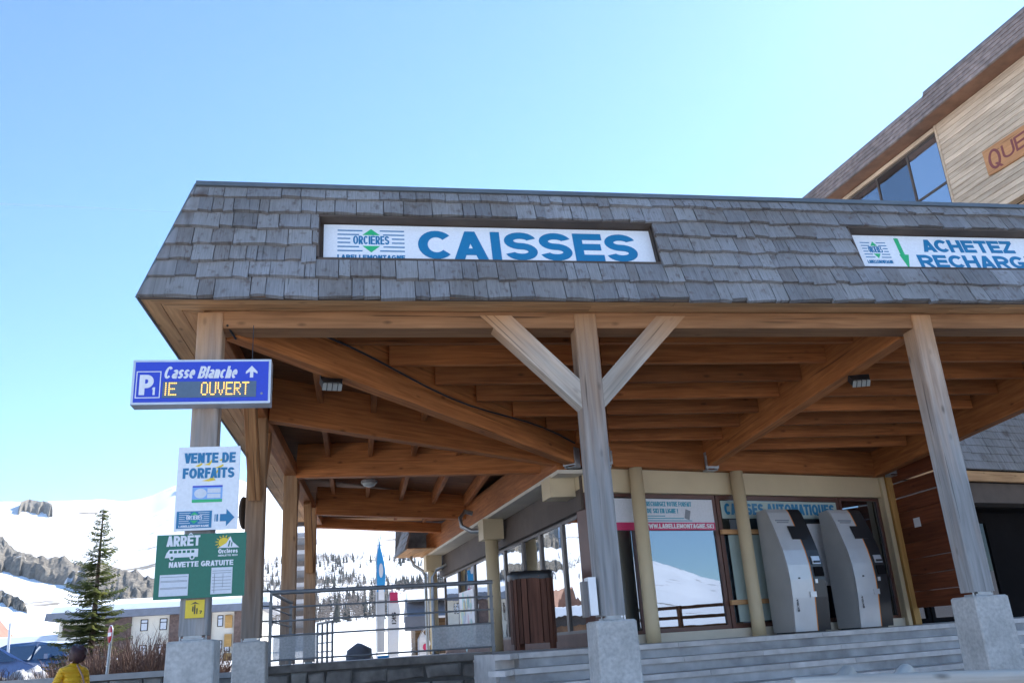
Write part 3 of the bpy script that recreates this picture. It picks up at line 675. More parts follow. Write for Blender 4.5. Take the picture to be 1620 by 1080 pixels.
# left and back mansard faces
def side_face(name, p0, p1, inward, parent, mat, zlo, zhi, run, courses, wav, seed, t=.02, ins=(0, 0)):
    """joined shingle rows on a sloping band from p0 to p1 (eave line); inward = horizontal unit vector"""
    rr = random.Random(seed); p0 = V(p0); p1 = V(p1); L = (p1-p0).length; x = (p1-p0).normalized(); H = zhi-zlo
    u = (V(inward)*run+V((0, 0, H))); sl = u.length; u.normalize(); nrm = x.cross(u)
    if nrm.dot(V(inward)) > 0: nrm = -nrm
    mb = MB(); Mw = Matrix(((x.x, u.x, nrm.x, p0.x), (x.y, u.y, nrm.y, p0.y), (x.z, u.z, nrm.z, zlo), (0, 0, 0, 1)))
    for i in range(courses):
        u0 = sl*i/courses; u1 = sl*(i+1)/courses+.04; xx = 0
        while xx < L:
            wd = min(wav*rr.uniform(.5, 1.6), L-xx); o = rr.uniform(0, .006); d = rr.uniform(-.008, .004)
            a, b = xx+.003, xx+wd-.003; u1 = min(u1, sl)
            cl = lambda q, uu: max(ins[0]*uu/sl, min(L-ins[1]*uu/sl, q))
            a0, b0, a1, b1 = cl(a, u0), cl(b, u0), cl(a, u1), cl(b, u1)
            if b0-a0 < .01: xx += wd; continue
            mb.add([(a0, u0+d, .004+o), (b0, u0+d, .004+o), (b1, u1, .0), (a1, u1, .0), (a0, u0+d, .004+o+t), (b0, u0+d, .004+o+t), (b1, u1, .006), (a1, u1, .006)],
                   [(4, 5, 6, 7), (0, 1, 5, 4), (0, 4, 7, 3), (1, 2, 6, 5)]); xx += wd
    mb.add([(0, 0, -.004), (L, 0, -.004), (L-ins[1], sl, -.004), (ins[0], sl, -.004), (0, 0, -.03), (L, 0, -.03), (L-ins[1], sl, -.03), (ins[0], sl, -.03)], [(0, 1, 2, 3), (7, 6, 5, 4), (0, 4, 5, 1), (3, 2, 6, 7), (0, 3, 7, 4), (1, 5, 6, 2)])
    return mb.build(name, mat, parent, Mw, kind='stuff')
side_face('shingle_rows', (leftx(BACK), BACK, EZ), (EX, EY, EZ), V((1, 0, 0)), canopy, M['shingle_far'], EZ, EZ+MH, MS, 7, .22, 21, ins=(MS, MS))
side_face('shingle_rows', (3.0, BACK+.9, EZ), (leftx(BACK), BACK, EZ), V((0, -1, 0)), canopy, M['shingle_far'], EZ, EZ+MH, MS, 7, .22, 22, ins=(0, MS))
# individual shingles of the front
unit = []
for k in range(8):
    rr = random.Random(100+k); j = lambda s: rr.uniform(-s, s)
    b0, b1 = j(.07), j(.07); th = .040+j(.008)
    v = [(0, b0, .008), (1, b1, .008), (1, 1, .000), (0, 1, .000), (0, b0, .008+th), (.5, (b0+b1)/2+j(.035), .008+th+j(.003)), (1, b1, .008+th), (1, 1, .005), (0, 1, .005), (.5, (b0+b1)/2, .008)]
    f = [(4, 5, 8), (5, 7, 8), (5, 6, 7), (0, 9, 5, 4), (9, 1, 6, 5), (0, 4, 8, 3), (1, 2, 7, 6), (0, 3, 2, 1, 9)]
    mb = MB(); mb.add(v, f); unit.append(mb.mesh('shingle', M['shingle']))
US = [0, .222, .418, .615, .815, 1.015, 1.215, SL-.02]
nsh = 0
for i in range(7):
    u0, u1 = US[i], US[i+1]
    hip = lambda u: EX+MS*u/SL
    x = hip(u0)-.005; first = True
    while x < XR:
        wd = R_.choice([.10, .13, .15, .18, .21, .24, .28, .30])*R_.uniform(.9, 1.1)
        lo, hi = x, x+wd
        uu0, uu1 = u0-.012+R_.uniform(-.014, .012), u1+.035
        blocked = False; cut = False
        for a, b, n0, n1 in NICHE:
            if hi > a and lo < b and u1 > n0+.03 and u0 < n1-.03:
                if lo < a-.05: hi = a-.004; cut = True
                elif hi > b+.05: lo = b+.004; cut = True
                elif u0 >= n0-.06 and u1 <= n1+.06: blocked = True
                elif u1 > n1 and u0 < n1: uu0 = n1+.012                   # short pieces above the niche
                elif u0 < n0: uu1 = n0-.002
                else: blocked = True
        if i == 6: uu1 = SL-.004
        if not blocked and hi-lo > .03:
            if first:
                mb = MB(); s0 = 0.0; sx = hip(min(uu1, SL))-hip(u0)
                W_ = hi-lo
                v = [(lo, uu0, .008), (hi, uu0, .008), (hi, uu1, 0), (lo+sx, uu1, 0), (lo, uu0, .048), (hi, uu0, .048), (hi, uu1, .005), (lo+sx, uu1, .005)]
                mb.add([(a-lo, b-uu0, c) for a, b, c in v], [(4, 5, 6, 7), (0, 1, 5, 4), (0, 4, 7, 3), (1, 2, 6, 5), (3, 2, 1, 0)])
                mb.build('shingle', M['shingle'], canopy, FM @ Matrix.Translation((lo, uu0, 0)))
            else:
                o = bpy.data.objects.new('shingle', R_.choice(unit))
                link(o, FM @ Matrix.Translation((lo+.002, uu0, R_.uniform(0, .004))) @ Matrix.Rotation(R_.uniform(-.012, .012), 4, 'Z') @ Matrix.Diagonal((hi-lo-.007, uu1-uu0, 1, 1)), canopy)
            nsh += 1
        first = False
        x = hi if not blocked else x+wd
        if not blocked and cut:
            for a, b, n0, n1 in NICHE:
                if abs(hi-(a-.004)) < 1e-6: x = b+.004
print('shingles', nsh)
# niches: frames round the recessed boards
for a, b, u0, u1 in NICHE:
    mb = MB(); d = -.10
    mb.box((a-.012, u1, d), (b+.012, u1+.022, .028)); mb.box((a-.012, u0-.022, d), (b+.012, u0, .012))
    mb.box((a-.022, u0, d), (a, u1, .02)); mb.box((b, u0, d), (b+.022, u1, .02)); mb.box((a-.012, u0-.02, d-.02), (b+.012, u1+.02, d))
    mb.build('niche_frame', M['darkboard'], canopy, FM)
# flashing along the top and hip
mb = MB(); mb.box((EX+MS-.01, SL-.03, .0), (XR, SL+.022, .04)); mb.box((EX+MS-.01, SL+.0, -.3), (XR, SL+.022, -.0)); mb.build('top_flashing', M['flash'], canopy, FM)
mb = MB(); mb.tube([fp(EX-.012, -.01, .012), fp(EX+MS-.012, SL, .012)], .014, 6); mb.tube([V((EX-.01, EY-.005, EZ-.0)), V((leftx(BACK)-.01, BACK, EZ))], .014, 6); mb.build('hip_flashing', M['flash'], canopy)
# parapet back and roof skin
mb = MB(); y2 = EY+MS
mb.add([(EX+MS, y2+.01, EZ+MH), (XR, y2+.01, EZ+MH), (XR, y2+.25, EZ+MH-.35), (EX+MS+.25, y2+.25, EZ+MH-.35), (leftx(BACK)+MS, BACK-MS, EZ+MH), (leftx(BACK)+MS+.25, BACK-MS-.25, EZ+MH-.35), (XR, 13.6, EZ+MH-.5), (3.3, 13.0, EZ+MH-.5), (2.9, BACK-MS-.2, EZ+MH-.5)],
       [(0, 1, 2, 3), (0, 3, 5, 4), (3, 2, 6, 7), (3, 7, 8, 5)]); mb.build('roof_skin', M['flash'], canopy)
# soffit boards
def sboard(p, name='soffit_board'):
    mb = MB(); c = V((sum(q[0] for q in p)/4, sum(q[1] for q in p)/4, EZ))
    x = V((p[1][0]-p[0][0], p[1][1]-p[0][1], 0)).normalized(); Mw = frame_x(V((p[0][0], p[0][1], EZ)), V((p[0][0], p[0][1], EZ))+x)
    inv = Mw.inverted(); q = [inv @ V((a, b, EZ)) for a, b in p]
    h = R_.uniform(-.004, .002)
    mb.prism([(a.x, a.y) for a in q], h, .03, 'z'); mb.build(name, M['soffit'], canopy, Mw, fix=True)
g = .004; wds = [0, .15, .30, .47]
for i in range(3):
    a, b = wds[i]+g, wds[i+1]-g
    xs = [EX+a, 2.6+R_.uniform(-.5, .5), 6.4+R_.uniform(-.5, .5), XR]
    for k in range(3):
        x0, x1 = xs[k]+(.0 if k == 0 else .002), xs[k+1]-.002
        sboard([(x0 if k else EX+a+g, EY+a), (x1, EY+a), (x1, EY+b), (x0 if k else EX+b+g, EY+b)])
    ys = [EY+a, 12.5+R_.uniform(-.4, .4), 17, BACK-a]
    for k in range(3):
        y0, y1 = ys[k]+.002, ys[k+1]-.002
        sboard([(leftx(y0)+a, y0), (leftx(y1)+a, y1), (leftx(y1)+b, y1), (leftx(y0 if k else EY+b)+b, y0 if k else EY+b+g)])
    a2 = BACK-b; b2 = BACK-a
    sboard([(leftx(BACK)+b, a2), (3.0, a2+.9), (3.0, b2+.9), (leftx(BACK)+a, b2)])
# eave trim under the shingles
mb = MB(); mb.box((EX+.01, EY-.004, EZ-.012), (XR, EY+.02, EZ+.01)); mb.build('eave_trim', M['darkboard'], canopy)

# posts
PX = [(-1.3, 7.81, 1.80, 'post'), (2.215, 7.81, 1.76, 'post'), (5.875, 7.81, 1.775, 'post'), (8.95, 7.81, 1.77, 'post'), (-1.2, 11.0, 1.83, 'post_warm'), (-1.06, 14.75, ZT, 'post_warm'), (-.9, 18.2, ZT, 'post_warm')]
for i, (x, y, z, mt) in enumerate(PX):
    top = 4.615 if i < 4 else 4.46
    wd = .22
    if i == 5: wd = .23
    o = beam('post', (x, y, z+.03), (x, y, top), wd, wd, M[mt], canopy, up=(0, -1, 0), c=.012, anchor='mid')
    mb = MB(); mb.box((x-.085, y-.09, z-.004), (x+.085, y+.09, z+.012)); mb.box((x-.07, y-.1, z+.012), (x+.07, y-.085, z+.035))
    mb.box((x-.05, y-.012, z+.01), (x+.05, y+.012, z+.04))
    for sx in (-1, 1): mb.tube([(x+sx*.1, y-.07, z-.01), (x+sx*.1, y-.07, z+.06)], .008, 6)
    mb.build('post_shoe', M['galv'], o)
# front beam (in two tiers) and edge beams
beam('front_beam', (EX+.5, 7.86, 4.475), (XR, 7.86, 4.475), .27, .17, M['fascia'], canopy)
beam('edge_beam', (-1.29, 7.99, 4.46), (-.86, 20.6, 4.46), .2, .185, M['beam'], canopy)
beam('edge_beam', (8.95, 7.99, 4.3), (9.0, 13.9, 3.98), .16, .56, M['beam'], canopy)
beam('back_edge_beam', (-1.0, 20.7, 4.42), (2.9, 21.4, 4.2), .2, .22, M['beam'], canopy)
# main rafters towards the inner corner
HUB = V((3.24, 12.35, 4.0))
def rafter(a, b, za, zb, h=.56, wd=.17): return beam('rafter', (a[0], a[1], za), (b[0], b[1], zb), wd, h, M['beam'], canopy)
rafter((-1.15, 7.97), (3.18, 12.28), 4.46, 4.005)
rafter((-1.1, 11.0), (3.14, 12.42), 4.44, 4.015)
rafter((-.96, 14.72), (3.1, 12.98), 4.42, 4.05)
rafter((-.8, 18.0), (2.78, 18.55), 4.3, 4.14)
rafter((2.33, 8.0), (3.62, 12.28), 4.455, 4.02)
rafter((5.86, 8.0), (5.46, 12.86), 4.455, 4.02)
# ledger beams along both building faces
beam('ledger_beam', wp(-.95, 3.995, .10), wp(5.45, 3.995, .10), .16, .56, M['beam'], canopy)
beam('ledger_beam', sp(-.1, 3.96, .34), sp(10.9, 3.96, .34), .16, .50, M['beam'], canopy)
for p, yaw in ((V((3.62, 12.26, 4.0)), rad(-17)), (V((5.46, 12.80, 4.0)), rad(5)), (wp(5.2, 4.0, .25), 0), (V((2.70, 18.53, 4.13)), rad(-80)), (V((3.12, 12.22, 4.0)), rad(-45))):
    mb = MB()
    for s in (-1, 1): mb.box((s*.085-.004, -.10, -.02), (s*.085+.004, .06, .26))
    mb.box((-.09, -.10, -.028), (.09, .06, -.02)); mb.box((-.11, -.105, -.0), (.11, -.099, .2))
    mb.build('joist_hanger', M['galv'], canopy, frame_rot(p, yaw))
# joists
y = 8.21
while y < 12.9:
    z = zbf(y)+.30
    xs = (y-7.8)-1.3+.14
    fx = lambda t0, p, q: p[0]+(q[0]-p[0])*(t0-p[1])/(q[1]-p[1])
    x2 = fx(y, (2.33, 8.0), (3.62, 12.28)); x3 = fx(y, (5.86, 8.0), (5.46, 12.86))
    if y < 12.2: beam('joist', (xs, y, z), (x2-.09, y, z), .075, .25, M['joist'], canopy, c=.004)
    if y < 12.45: beam('joist', (x2+.09, y, z), (x3-.09, y, z), .075, .25, M['joist'], canopy, c=.004)
    beam('joist', (x3+.09, y, z), (8.86, y, z), .075, .25, M['joist'], canopy, c=.004)
    y += .56
def ycross(x, p, q): return p[1]+(q[1]-p[1])*(x-p[0])/(q[0]-p[0])
x = -.45
lines = [((-1.15, 7.97), (3.18, 12.28)), ((-1.1, 11.0), (3.14, 12.42)), ((-.96, 14.72), (3.1, 12.98)), ((-.8, 18.0), (2.78, 18.55)), ((-1.0, 20.7), (2.9, 21.4))]
while x < 3.0:
    z = zbl(x)+.30
    for p, q in zip(lines, lines[1:]):
        ya, yb = ycross(x, *p)+.11, ycross(x, *q)-.11
        if yb-ya > .25 and x < 2.75: beam('joist', (x, ya, z), (x, yb, z), .075, .24, M['joist'], canopy, c=.004)
    x += .68
# deck of the roof, dropping to the inner corner
mb = MB(); o = .545
def dz(x, y): return max(zbf(y), zbl(x))+o
def dk(pts): mb.add([(a, b, dz(a, b)) for a, b in pts]+[(a, b, dz(a, b)+.04) for a, b in pts], [tuple(range(len(pts)-1, -1, -1)), tuple(range(len(pts), 2*len(pts)))])
dk([(-1.5, 7.6), (XR, 7.6), (XR, 14.2), (5.1, 14.2)]); dk([(-1.5, 7.6), (3.4, 12.5), (3.2, 21.2), (-1.2, 21.2)])
mb.build('roof_deck', M['deck'], canopy)
# knee braces
for s in (-1, 1):
    p0, p1 = V((2.215+s*.02, 7.80, 3.66)), V((2.215+s*.88, 7.80, 4.58)); Mb = frame_x(p0, p1); inv = Mb.inverted()
    q = [inv @ V((2.215+s*a, 7.80, z)) for a, z in ((.10, 3.66), (1.04, 4.60), (.735, 4.60), (.10, 3.94))]
    mb = MB(); mb.prism([(v_.x, v_.z) for v_ in q], -.088, .088, 'y'); mb.build('knee_brace', M['brace'], canopy, Mb, fix=True)
def kb(x, y, s, dz_=.95, dy=.75): 
    beam('knee_brace', (x, y+s*.1, 4.42-dz_), (x+.03*s*dy, y+s*dy, 4.44), .14, .16, M['brace_warm'], canopy, anchor='mid')
kb(-1.2, 11.0, -1); kb(-1.2, 11.0, 1); kb(-.9, 18.2, -1, 1.2, .9); kb(-1.06, 14.75, 1, .9)

# concrete plinths under the front posts
pl_lab = ['concrete plinth under the corner post that carries the signs', 'concrete plinth under the braced post in front of the stairs', 'concrete plinth under the rightmost post at the stairs', 'concrete plinth under the far right post', 'concrete plinth under the second post behind the signs']
for i, (x, y, z, mt) in enumerate([p for p in PX if p[2] > 1.6]):
    h = .182; c = .014; top = z-.008; w2 = .02
    oct_ = lambda a: [(-a+c, -a), (a-c, -a), (a, -a+c), (a, a-c), (a-c, a), (-a+c, a), (-a, a-c), (-a, -a+c)]
    mb = MB(); v = []
    for zz_, a in ((0, h+w2), (top-.015, h), (top, h-.015)): v += [(p[0], p[1], zz_) for p in oct_(a)]
    f = [tuple(range(16, 24)), tuple(range(7, -1, -1))]+[(r_*8+k, r_*8+(k+1) % 8, r_*8+8+(k+1) % 8, r_*8+8+k) for r_ in (0, 1) for k in range(8)]
    mb.add(v, f); mb.build('concrete_plinth', M['concrete'], None, Matrix.Translation((x, y, 0)), label=pl_lab[i], cat='plinth', group='concrete plinths of the canopy posts')

# ================================================================== ticket office
office = empty('ticket_office', wp(2, ZT, -3), 'cream ticket office with tinted windows and round columns under the canopy', 'building')
WMx = Matrix(((WD.x, -WN.x, 0, W0.x), (WD.y, -WN.y, 0, W0.y), (0, 0, 1, 0), (0, 0, 0, 1)))      # local x = along, y = inward, z
SX = -SDr                                                                                        # side wall local x runs from far to near
SMx = Matrix(((SX.x, -SN.x, 0, S0.x), (SX.y, -SN.y, 0, S0.y), (0, 0, 1, 0), (0, 0, 0, 1)))
def wbox(name, a, b, mat, parent=None, Mx=None):
    mb = MB(); mb.box(a, b); return mb.build(name, mat, parent or office, Mx or WMx)
wbox('lintel', (-.92, -.02, 3.645), (5.36, .30, 3.992), M['beige'])
wbox('plinth_course', (-.9, .0, ZT-.02), (5.36, .3, 1.63), M['beige_lt'])
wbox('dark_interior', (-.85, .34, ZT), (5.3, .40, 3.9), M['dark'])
wbox('end_pillar', (5.14, -.05, ZT), (5.36, .30, 3.645), M['beige'])
wbox('corner_pillar', (-.92, .02, ZT), (-.78, .3, 3.645), M['brownframe'])
def window(name, x0, x1, z0, z1, parent, Mx, fm, gm, fw=.06, y0=.08, mull=(), trans=(), depth=.07):
    mb = MB()
    mb.box((x0, y0, z0), (x0+fw, y0+depth, z1)); mb.box((x1-fw, y0, z0), (x1, y0+depth, z1))
    mb.box((x0+fw, y0+.002, z1-fw), (x1-fw, y0+depth-.002, z1)); mb.box((x0+fw, y0+.002, z0), (x1-fw, y0+depth-.002, z0+fw))
    for q in mull: mb.box((q-fw/2, y0+.004, z0+fw), (q+fw/2, y0+depth-.004, z1-fw))
    for q in trans: mb.box((x0+fw, y0+.006, q-fw/2), (x1-fw, y0+depth-.006, q+fw/2))
    fo = mb.build(name, fm, parent, Mx)
    edges = [x0+fw]+[e for q in mull for e in (q-fw/2, q+fw/2)]+[x1-fw]
    zs = [z0+fw]+[e for q in trans for e in (q-fw/2, q+fw/2)]+[z1-fw]
    for i in range(0, len(edges), 2):
        for j in range(0, len(zs), 2):
            mb = MB(); mb.box((edges[i], y0+.03, zs[j]), (edges[i+1], y0+.042, zs[j+1])); mb.build('pane', gm, fo, Mx)
    return fo
window('window', -.78, -.05, 1.63, 3.645, office, WMx, M['brownframe'], M['glass'], .05)
window('window', -.03, 1.50, 1.63, 3.645, office, WMx, M['brownframe'], M['glass'], .06)
window('window', 1.52, 4.16, 1.63, 3.645, office, WMx, M['brownframe'], M['glass'], .07)
window('window', 4.18, 5.14, 1.63, 3.645, office, WMx, M['brownframe'], M['glass'], .05)
wbox('window_rail', (1.50, -.0, 3.03), (2.6, .05, 3.10), M['soffit']); wbox('window_rail', (1.50, -.0, 1.97), (2.6, .05, 2.04), M['soffit'])
wbox('roller_blind', (1.66, .060, 1.72), (2.62, .075, 3.02), M['frost'])
def column(t, r, z0, z1, Mx, y=-.13):
    mb = MB(); mb.lathe([(r, z0), (r*.98, z0+.3), (r*.97, z1)], 20, Matrix.Translation((t, y, 0))); return mb.build('column', M['beige'], office, Mx)
column(-.09, .105, ZT, 3.99, WMx); column(1.83, .105, ZT, 3.99, WMx)
# side wall with tall windows
wbox('header', (-11.2, -.05, 3.40), (.0, .25, 3.70), M['darkboard'], Mx=SMx)
wbox('soffit_strip', (-11.2, -.42, 3.90), (.15, .2, 3.955), M['beige_lt'], Mx=SMx)
wbox('header', (-11.2, -.02, 3.70), (.0, .25, 3.90), M['darkboard'], Mx=SMx)
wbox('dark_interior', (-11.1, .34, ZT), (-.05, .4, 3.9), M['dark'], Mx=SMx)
wbox('base_panel', (-11.1, .03, ZT), (-.05, .2, 1.70), plain('base_brown', (.22, .13, .10), .6), Mx=SMx)
cuts = [-11.1, -9.3, -7.6, -5.75, -4.9, -3.6, -2.5, -1.3, -.35, -.03]
for a, b in zip(cuts, cuts[1:]):
    window('window', a+.005, b-.005, 1.70, 3.40, office, SMx, M['greyframe'], M['glass_w'], .045, .05)
for s, r in ((4.45, .125), (10.75, .11)):
    mb = MB(); mb.lathe([(r, ZT), (r, 3.56)], 20, Matrix.Translation((-s, -.30, 0))); c_ = mb.build('column', M['beige'], office, SMx)
    mb = MB(); q = .2; mb.prism([(-s-q, -.30-q), (-s+q, -.30-q), (-s+q, -.1), (-s-q, -.1)], 3.52, 3.90, 'z'); mb.build('capital', M['beige'], c_, SMx, fix=True)
    mb = MB(); x_ = -s-.42; r2 = .045
    mb.tube([(x_, -.62, 4.05), (x_, -.75, 4.02), (x_, -.80, 3.9), (x_, -.72, 3.72), (x_, -.5, 3.58), (x_+.04, -.42, 3.42), (x_+.04, -.42, ZT)] if s > 6 else [(x_, -.55, 4.1), (x_, -.7, 4.14), (x_, -.80, 4.02), (x_, -.78, 3.85), (x_+.1, -.6, 3.74), (x_+.26, -.42, 3.72)], r2, 10)
    mb.build('downpipe', M['zinc'], office, SMx)
mb = MB(); mb.tube([(-10.2, -.05, 3.62), (-10.2, -.3, 3.5), (-10.5, -.36, 3.35), (-10.62, -.36, ZT)], .04, 8); mb.build('downpipe', M['zinc'], office, SMx)
wbox('capital', (-.62, -.44, 3.62), (-.2, -.05, 3.92), M['beige'], Mx=SMx)
# poster in the first side window: a bright abstract picture on a white sheet
mb = MB(); mb.prism([(p.x, p.y) for p in (sp(.75, 0, -.55), wp(5.3, 0, -.6), V((10.5, 16.6, 0)), V((16, 18, 0)), V((14, 25, 0)), sp(11.2, 0, -.55))], ZT, 5.4, 'z'); mb.build('core_wall', M['dark'], office, fix=True)
# main roof mansard behind the canopy on the left
rf = sp(9.7, 3.96, 1.15); rb = sp(11.6, 3.96, 1.15)
side_face('shingle_rows', rb, rf, V((.995, .09, 0)), office, M['shingle_far'], 3.97, 5.5, .42, 8, .22, 31)
e1 = sp(11.6, 3.96, 1.15); e2 = sp(11.6, 3.96, -3)
side_face('shingle_rows', e2, e1, V((.09, -.995, 0)), office, M['shingle_far'], 3.97, 5.5, .42, 8, .22, 32)
for k in range(4):
    a = 1.13-k*.18; beam('eave_board', sp(11.55, 3.955, a-.09), sp(.2 if a < .5 else 9.5, 3.955, a-.09), .172, .02, M['soffit'], office, c=.002)
# right-hand recess: dark entrance below another shingled band
def rp_(t, z, out=0.): return V((9.9, 15.0, 0))+WD*t+WN*out+V((0, 0, z))
side_face('shingle_rows', rp_(-1.0, 4.3, .35), rp_(9, 4.3, .35), -WN, office, M['shingle'], 4.32, 6.2, .5, 11, .2, 41)
RMx = Matrix(((WD.x, -WN.x, 0, 9.9), (WD.y, -WN.y, 0, 15.0), (0, 0, 1, 0), (0, 0, 0, 1)))
beam('eave_beam', rp_(-1.0, 4.08, .30), rp_(9, 4.08, .30), .1, .2, M['soffit'], office)
wbox('fascia_board', (-1, -.2, 3.68), (9, .3, 4.07), M['darkboard'], Mx=RMx)
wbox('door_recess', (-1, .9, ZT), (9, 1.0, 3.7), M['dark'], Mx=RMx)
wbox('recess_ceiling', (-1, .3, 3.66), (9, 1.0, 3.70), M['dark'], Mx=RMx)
for a in (.2, 1.35, 2.5): window('door', a, a+1.1, ZT, 3.5, office, RMx, M['dark'], glass_refl('door_glass', (.3, .3, .32), (.008, .008, .009), .02, .15), .09, .7)
wbox('low_panel', (-.9, .55, ZT), (.15, .6, 2.2), M['greyframe'], Mx=RMx)
# posters behind the ticket-office glass
pst = wbox('poster', (-.60, .070, 3.10), (1.43, .078, 3.57), M['paper'])
put_text('RECHARGEZ VOTRE FORFAIT', (.18, 1.02, 3.46, 3.53), M['teal_txt'], pst, WMx @ Matrix.Translation((0, .07, 0)), .003)
put_text('DE SKI EN LIGNE !', (.18, .75, 3.355, 3.425), M['teal_txt'], pst, WMx @ Matrix.Translation((0, .07, 0)), .003)
put_poly('print_lines', [rectp(.02, .5, 3.305, 3.318), rectp(.02, .85, 3.27, 3.283), rectp(.02, 1.0, 3.235, 3.248)], M['teal_txt'], pst, WMx @ Matrix.Translation((0, .07, 0)))
put_poly('badge', [ellipse(.06, 3.45, .07, .07)], M['teal_txt'], pst, WMx @ Matrix.Translation((0, .07, 0)))
put_poly('band', [rectp(-.60, 1.43, 3.10, 3.215)], M['red_txt'], pst, WMx @ Matrix.Translation((0, .07, 0)))
put_text('WWW.LABELLEMONTAGNE.SKI', (.10, 1.40, 3.125, 3.195), M['white_txt'], pst, WMx @ Matrix.Translation((0, .066, 0)), .003)
put_poly('phone_picture', [[(.86, 3.28), (.95, 3.25), (.99, 3.39), (.90, 3.42)]], M['grey_txt'], pst, WMx @ Matrix.Translation((0, .07, 0)))
ps2 = wbox('poster', (1.60, .070, 3.28), (4.08, .078, 3.56), M['frost'])
put_text('CAISSES AUTOMATIQUES', (1.66, 4.03, 3.34, 3.52), M['blue_txt'], ps2, WMx @ Matrix.Translation((0, .07, 0)), .003, .03)
ps3 = wbox('poster', (3.35, .070, 2.2), (3.66, .078, 3.2), M['paper'])
# painted picture sheet standing in the side glazing
pp = wbox('picture_sheet', (-9.2, .035, 1.62), (-7.65, .048, 2.85), M['white'], Mx=SMx)
rr = random.Random(4)
for k in range(22):
    cx, cz = rr.uniform(-9.05, -7.9), rr.uniform(1.75, 2.65); c_ = rr.choice([(.45, .75, .72), (.75, .55, .6), (.78, .72, .45), (.55, .6, .68), (.5, .68, .6)])
    put_poly('brush_mark', [ellipse(cx, cz, rr.uniform(.04, .13), rr.uniform(.08, .3), 9)], flat('pastel', c_), pp, SMx @ Matrix.Translation((0, .035, 0)), .003+.0006*k, .0005)

# slatted wind screen beside the machines
scr = empty('plank_screen', (9.3, 13.2, ZT), 'reddish brown plank wind screen between the ticket machines and the right post', 'screen')
beam('screen_post', (9.26, 13.98, ZT), (9.24, 13.96, 4.05), .12, .12, M['ochre'], scr, up=(0, -1, 0), anchor='mid')
beam('screen_post', (9.13, 14.0, ZT), (9.13, 13.99, 4.0), .08, .1, M['beige'], scr, up=(0, -1, 0), anchor='mid')
nP = 9
for k in range(nP):
    z0 = 1.77+k*.262; h = .2585 if k not in (6, 7) else .236
    beam('plank', (9.30, 13.93, z0), (9.31, 12.1+R_.uniform(-.02, .02), z0+.02*k/9+R_.uniform(-.006, .01)), .03, h, M['screen'], scr, c=.005)
beam('screen_post', (9.35, 12.2, ZT), (9.35, 12.2, 4.1), .06, .08, M['screen'], scr, up=(0, -1, 0), anchor='mid')
mb = MB(); mb.box((9.275, 13.35, 3.05), (9.283, 13.52, 3.2)); mb.build('paper_notice', M['paper'], scr)

# ================================================================== upper chalet
CA = V((15.64, 14.52, 0)); CU = V((-.1079, .9942, 0)); CO = V((-.9942, -.1079, 0))
def cp(s, z, out=0.): return CA+CU*s+CO*out+V((0, 0, z))
CX = -CU
CMx = Matrix(((CX.x, -CO.x, 0, CA.x), (CX.y, -CO.y, 0, CA.y), (0, 0, 1, 0), (0, 0, 0, 1)))     # x = -s, y = inward
ch = empty('upper_chalet', cp(5, ZT, -5), 'tall chalet with pale plank siding and shingled eaves rising behind the canopy', 'building')
s0, s1 = -4.5, 14.0
wbox('core', (-s1, .75, 4.5), (-s0, 9, 14.9), M['dark'], ch, CMx)
wbox('lower_wall', (-s1, .55, 4.5), (-s0, .74, 11.0), M['siding'], ch, CMx)
side_face('shingle_rows', cp(s1, 14.2, .28), cp(3.36, 14.2, .28), -CO, ch, M['shingle_brown'], 14.2, 15.0, .28, 5, .3, 51)
side_face('shingle_rows', cp(3.36, 14.2, .31), cp(s0, 14.2, .31), -CO, ch, M['shingle_brown'], 14.2, 15.07, .27, 6, .3, 52)
wbox('eave_soffit', (-s1, -.27, 14.205), (-s0, .7, 14.235), M['fascia_brown'], ch, CMx)
mb = MB(); mb.box((-s1, -.0, 14.99), (-3.36, 9, 15.03)); mb.box((-3.36, -.05, 15.05), (-s0, 9, 15.10)); mb.build('roof', M['flash'], ch, CMx)
zz = 11.0
while zz < 14.19:
    z1 = min(zz+.148, 14.2)
    o = beam('siding_board', cp(3.52, zz+.004, -.27+R_.uniform(-.003, .003)), cp(s0, zz+.004, -.27), .03, z1-zz-.006, M['siding'], ch, c=.006); zz += .15
wbox('siding_backing', (-3.5, .30, 11.0), (-s0, .5, 14.2), M['siding'], ch, CMx)
wbox('corner_trim', (-3.58, .235, 11.0), (-3.52, .5, 14.2), M['siding'], ch, CMx)
beam('window_head', cp(12, 14.06, -.30), cp(3.6, 14.06, -.30), .12, .12, M['siding'], ch)
window('window', -12, -3.6, 11.2, 14.05, ch, CMx, M['darkboard'], M['glass_c'], .06, .30, (-4.80, -6.1, -7.4, -8.7, -10.2), (12.54,))
sg = empty('chalet_sign', cp(1.2, 12.2, -.24), 'orange wooden name board with dark red letters on the chalet siding', 'sign')
GMx = CMx @ Matrix.Translation((0, .225, 0))
mb = MB(); mb.prism([(-2.28, 11.92), (-2.0, 11.89), (-1.0, 11.86), (.9, 11.86), (.95, 12.58), (-1.0, 12.56), (-2.29, 12.60)], -.02, .02, 'y'); mb.build('board', M['siding_sign'], sg, GMx, fix=True)
put_text('Q', (-2.17, -1.80, 11.97, 12.50), M['maroon'], sg, GMx, .026, .02, stroke=.14)
put_text('UEYRAS', (-1.74, .55, 12.05, 12.43), M['maroon'], sg, GMx, .026, .02, stroke=.16)

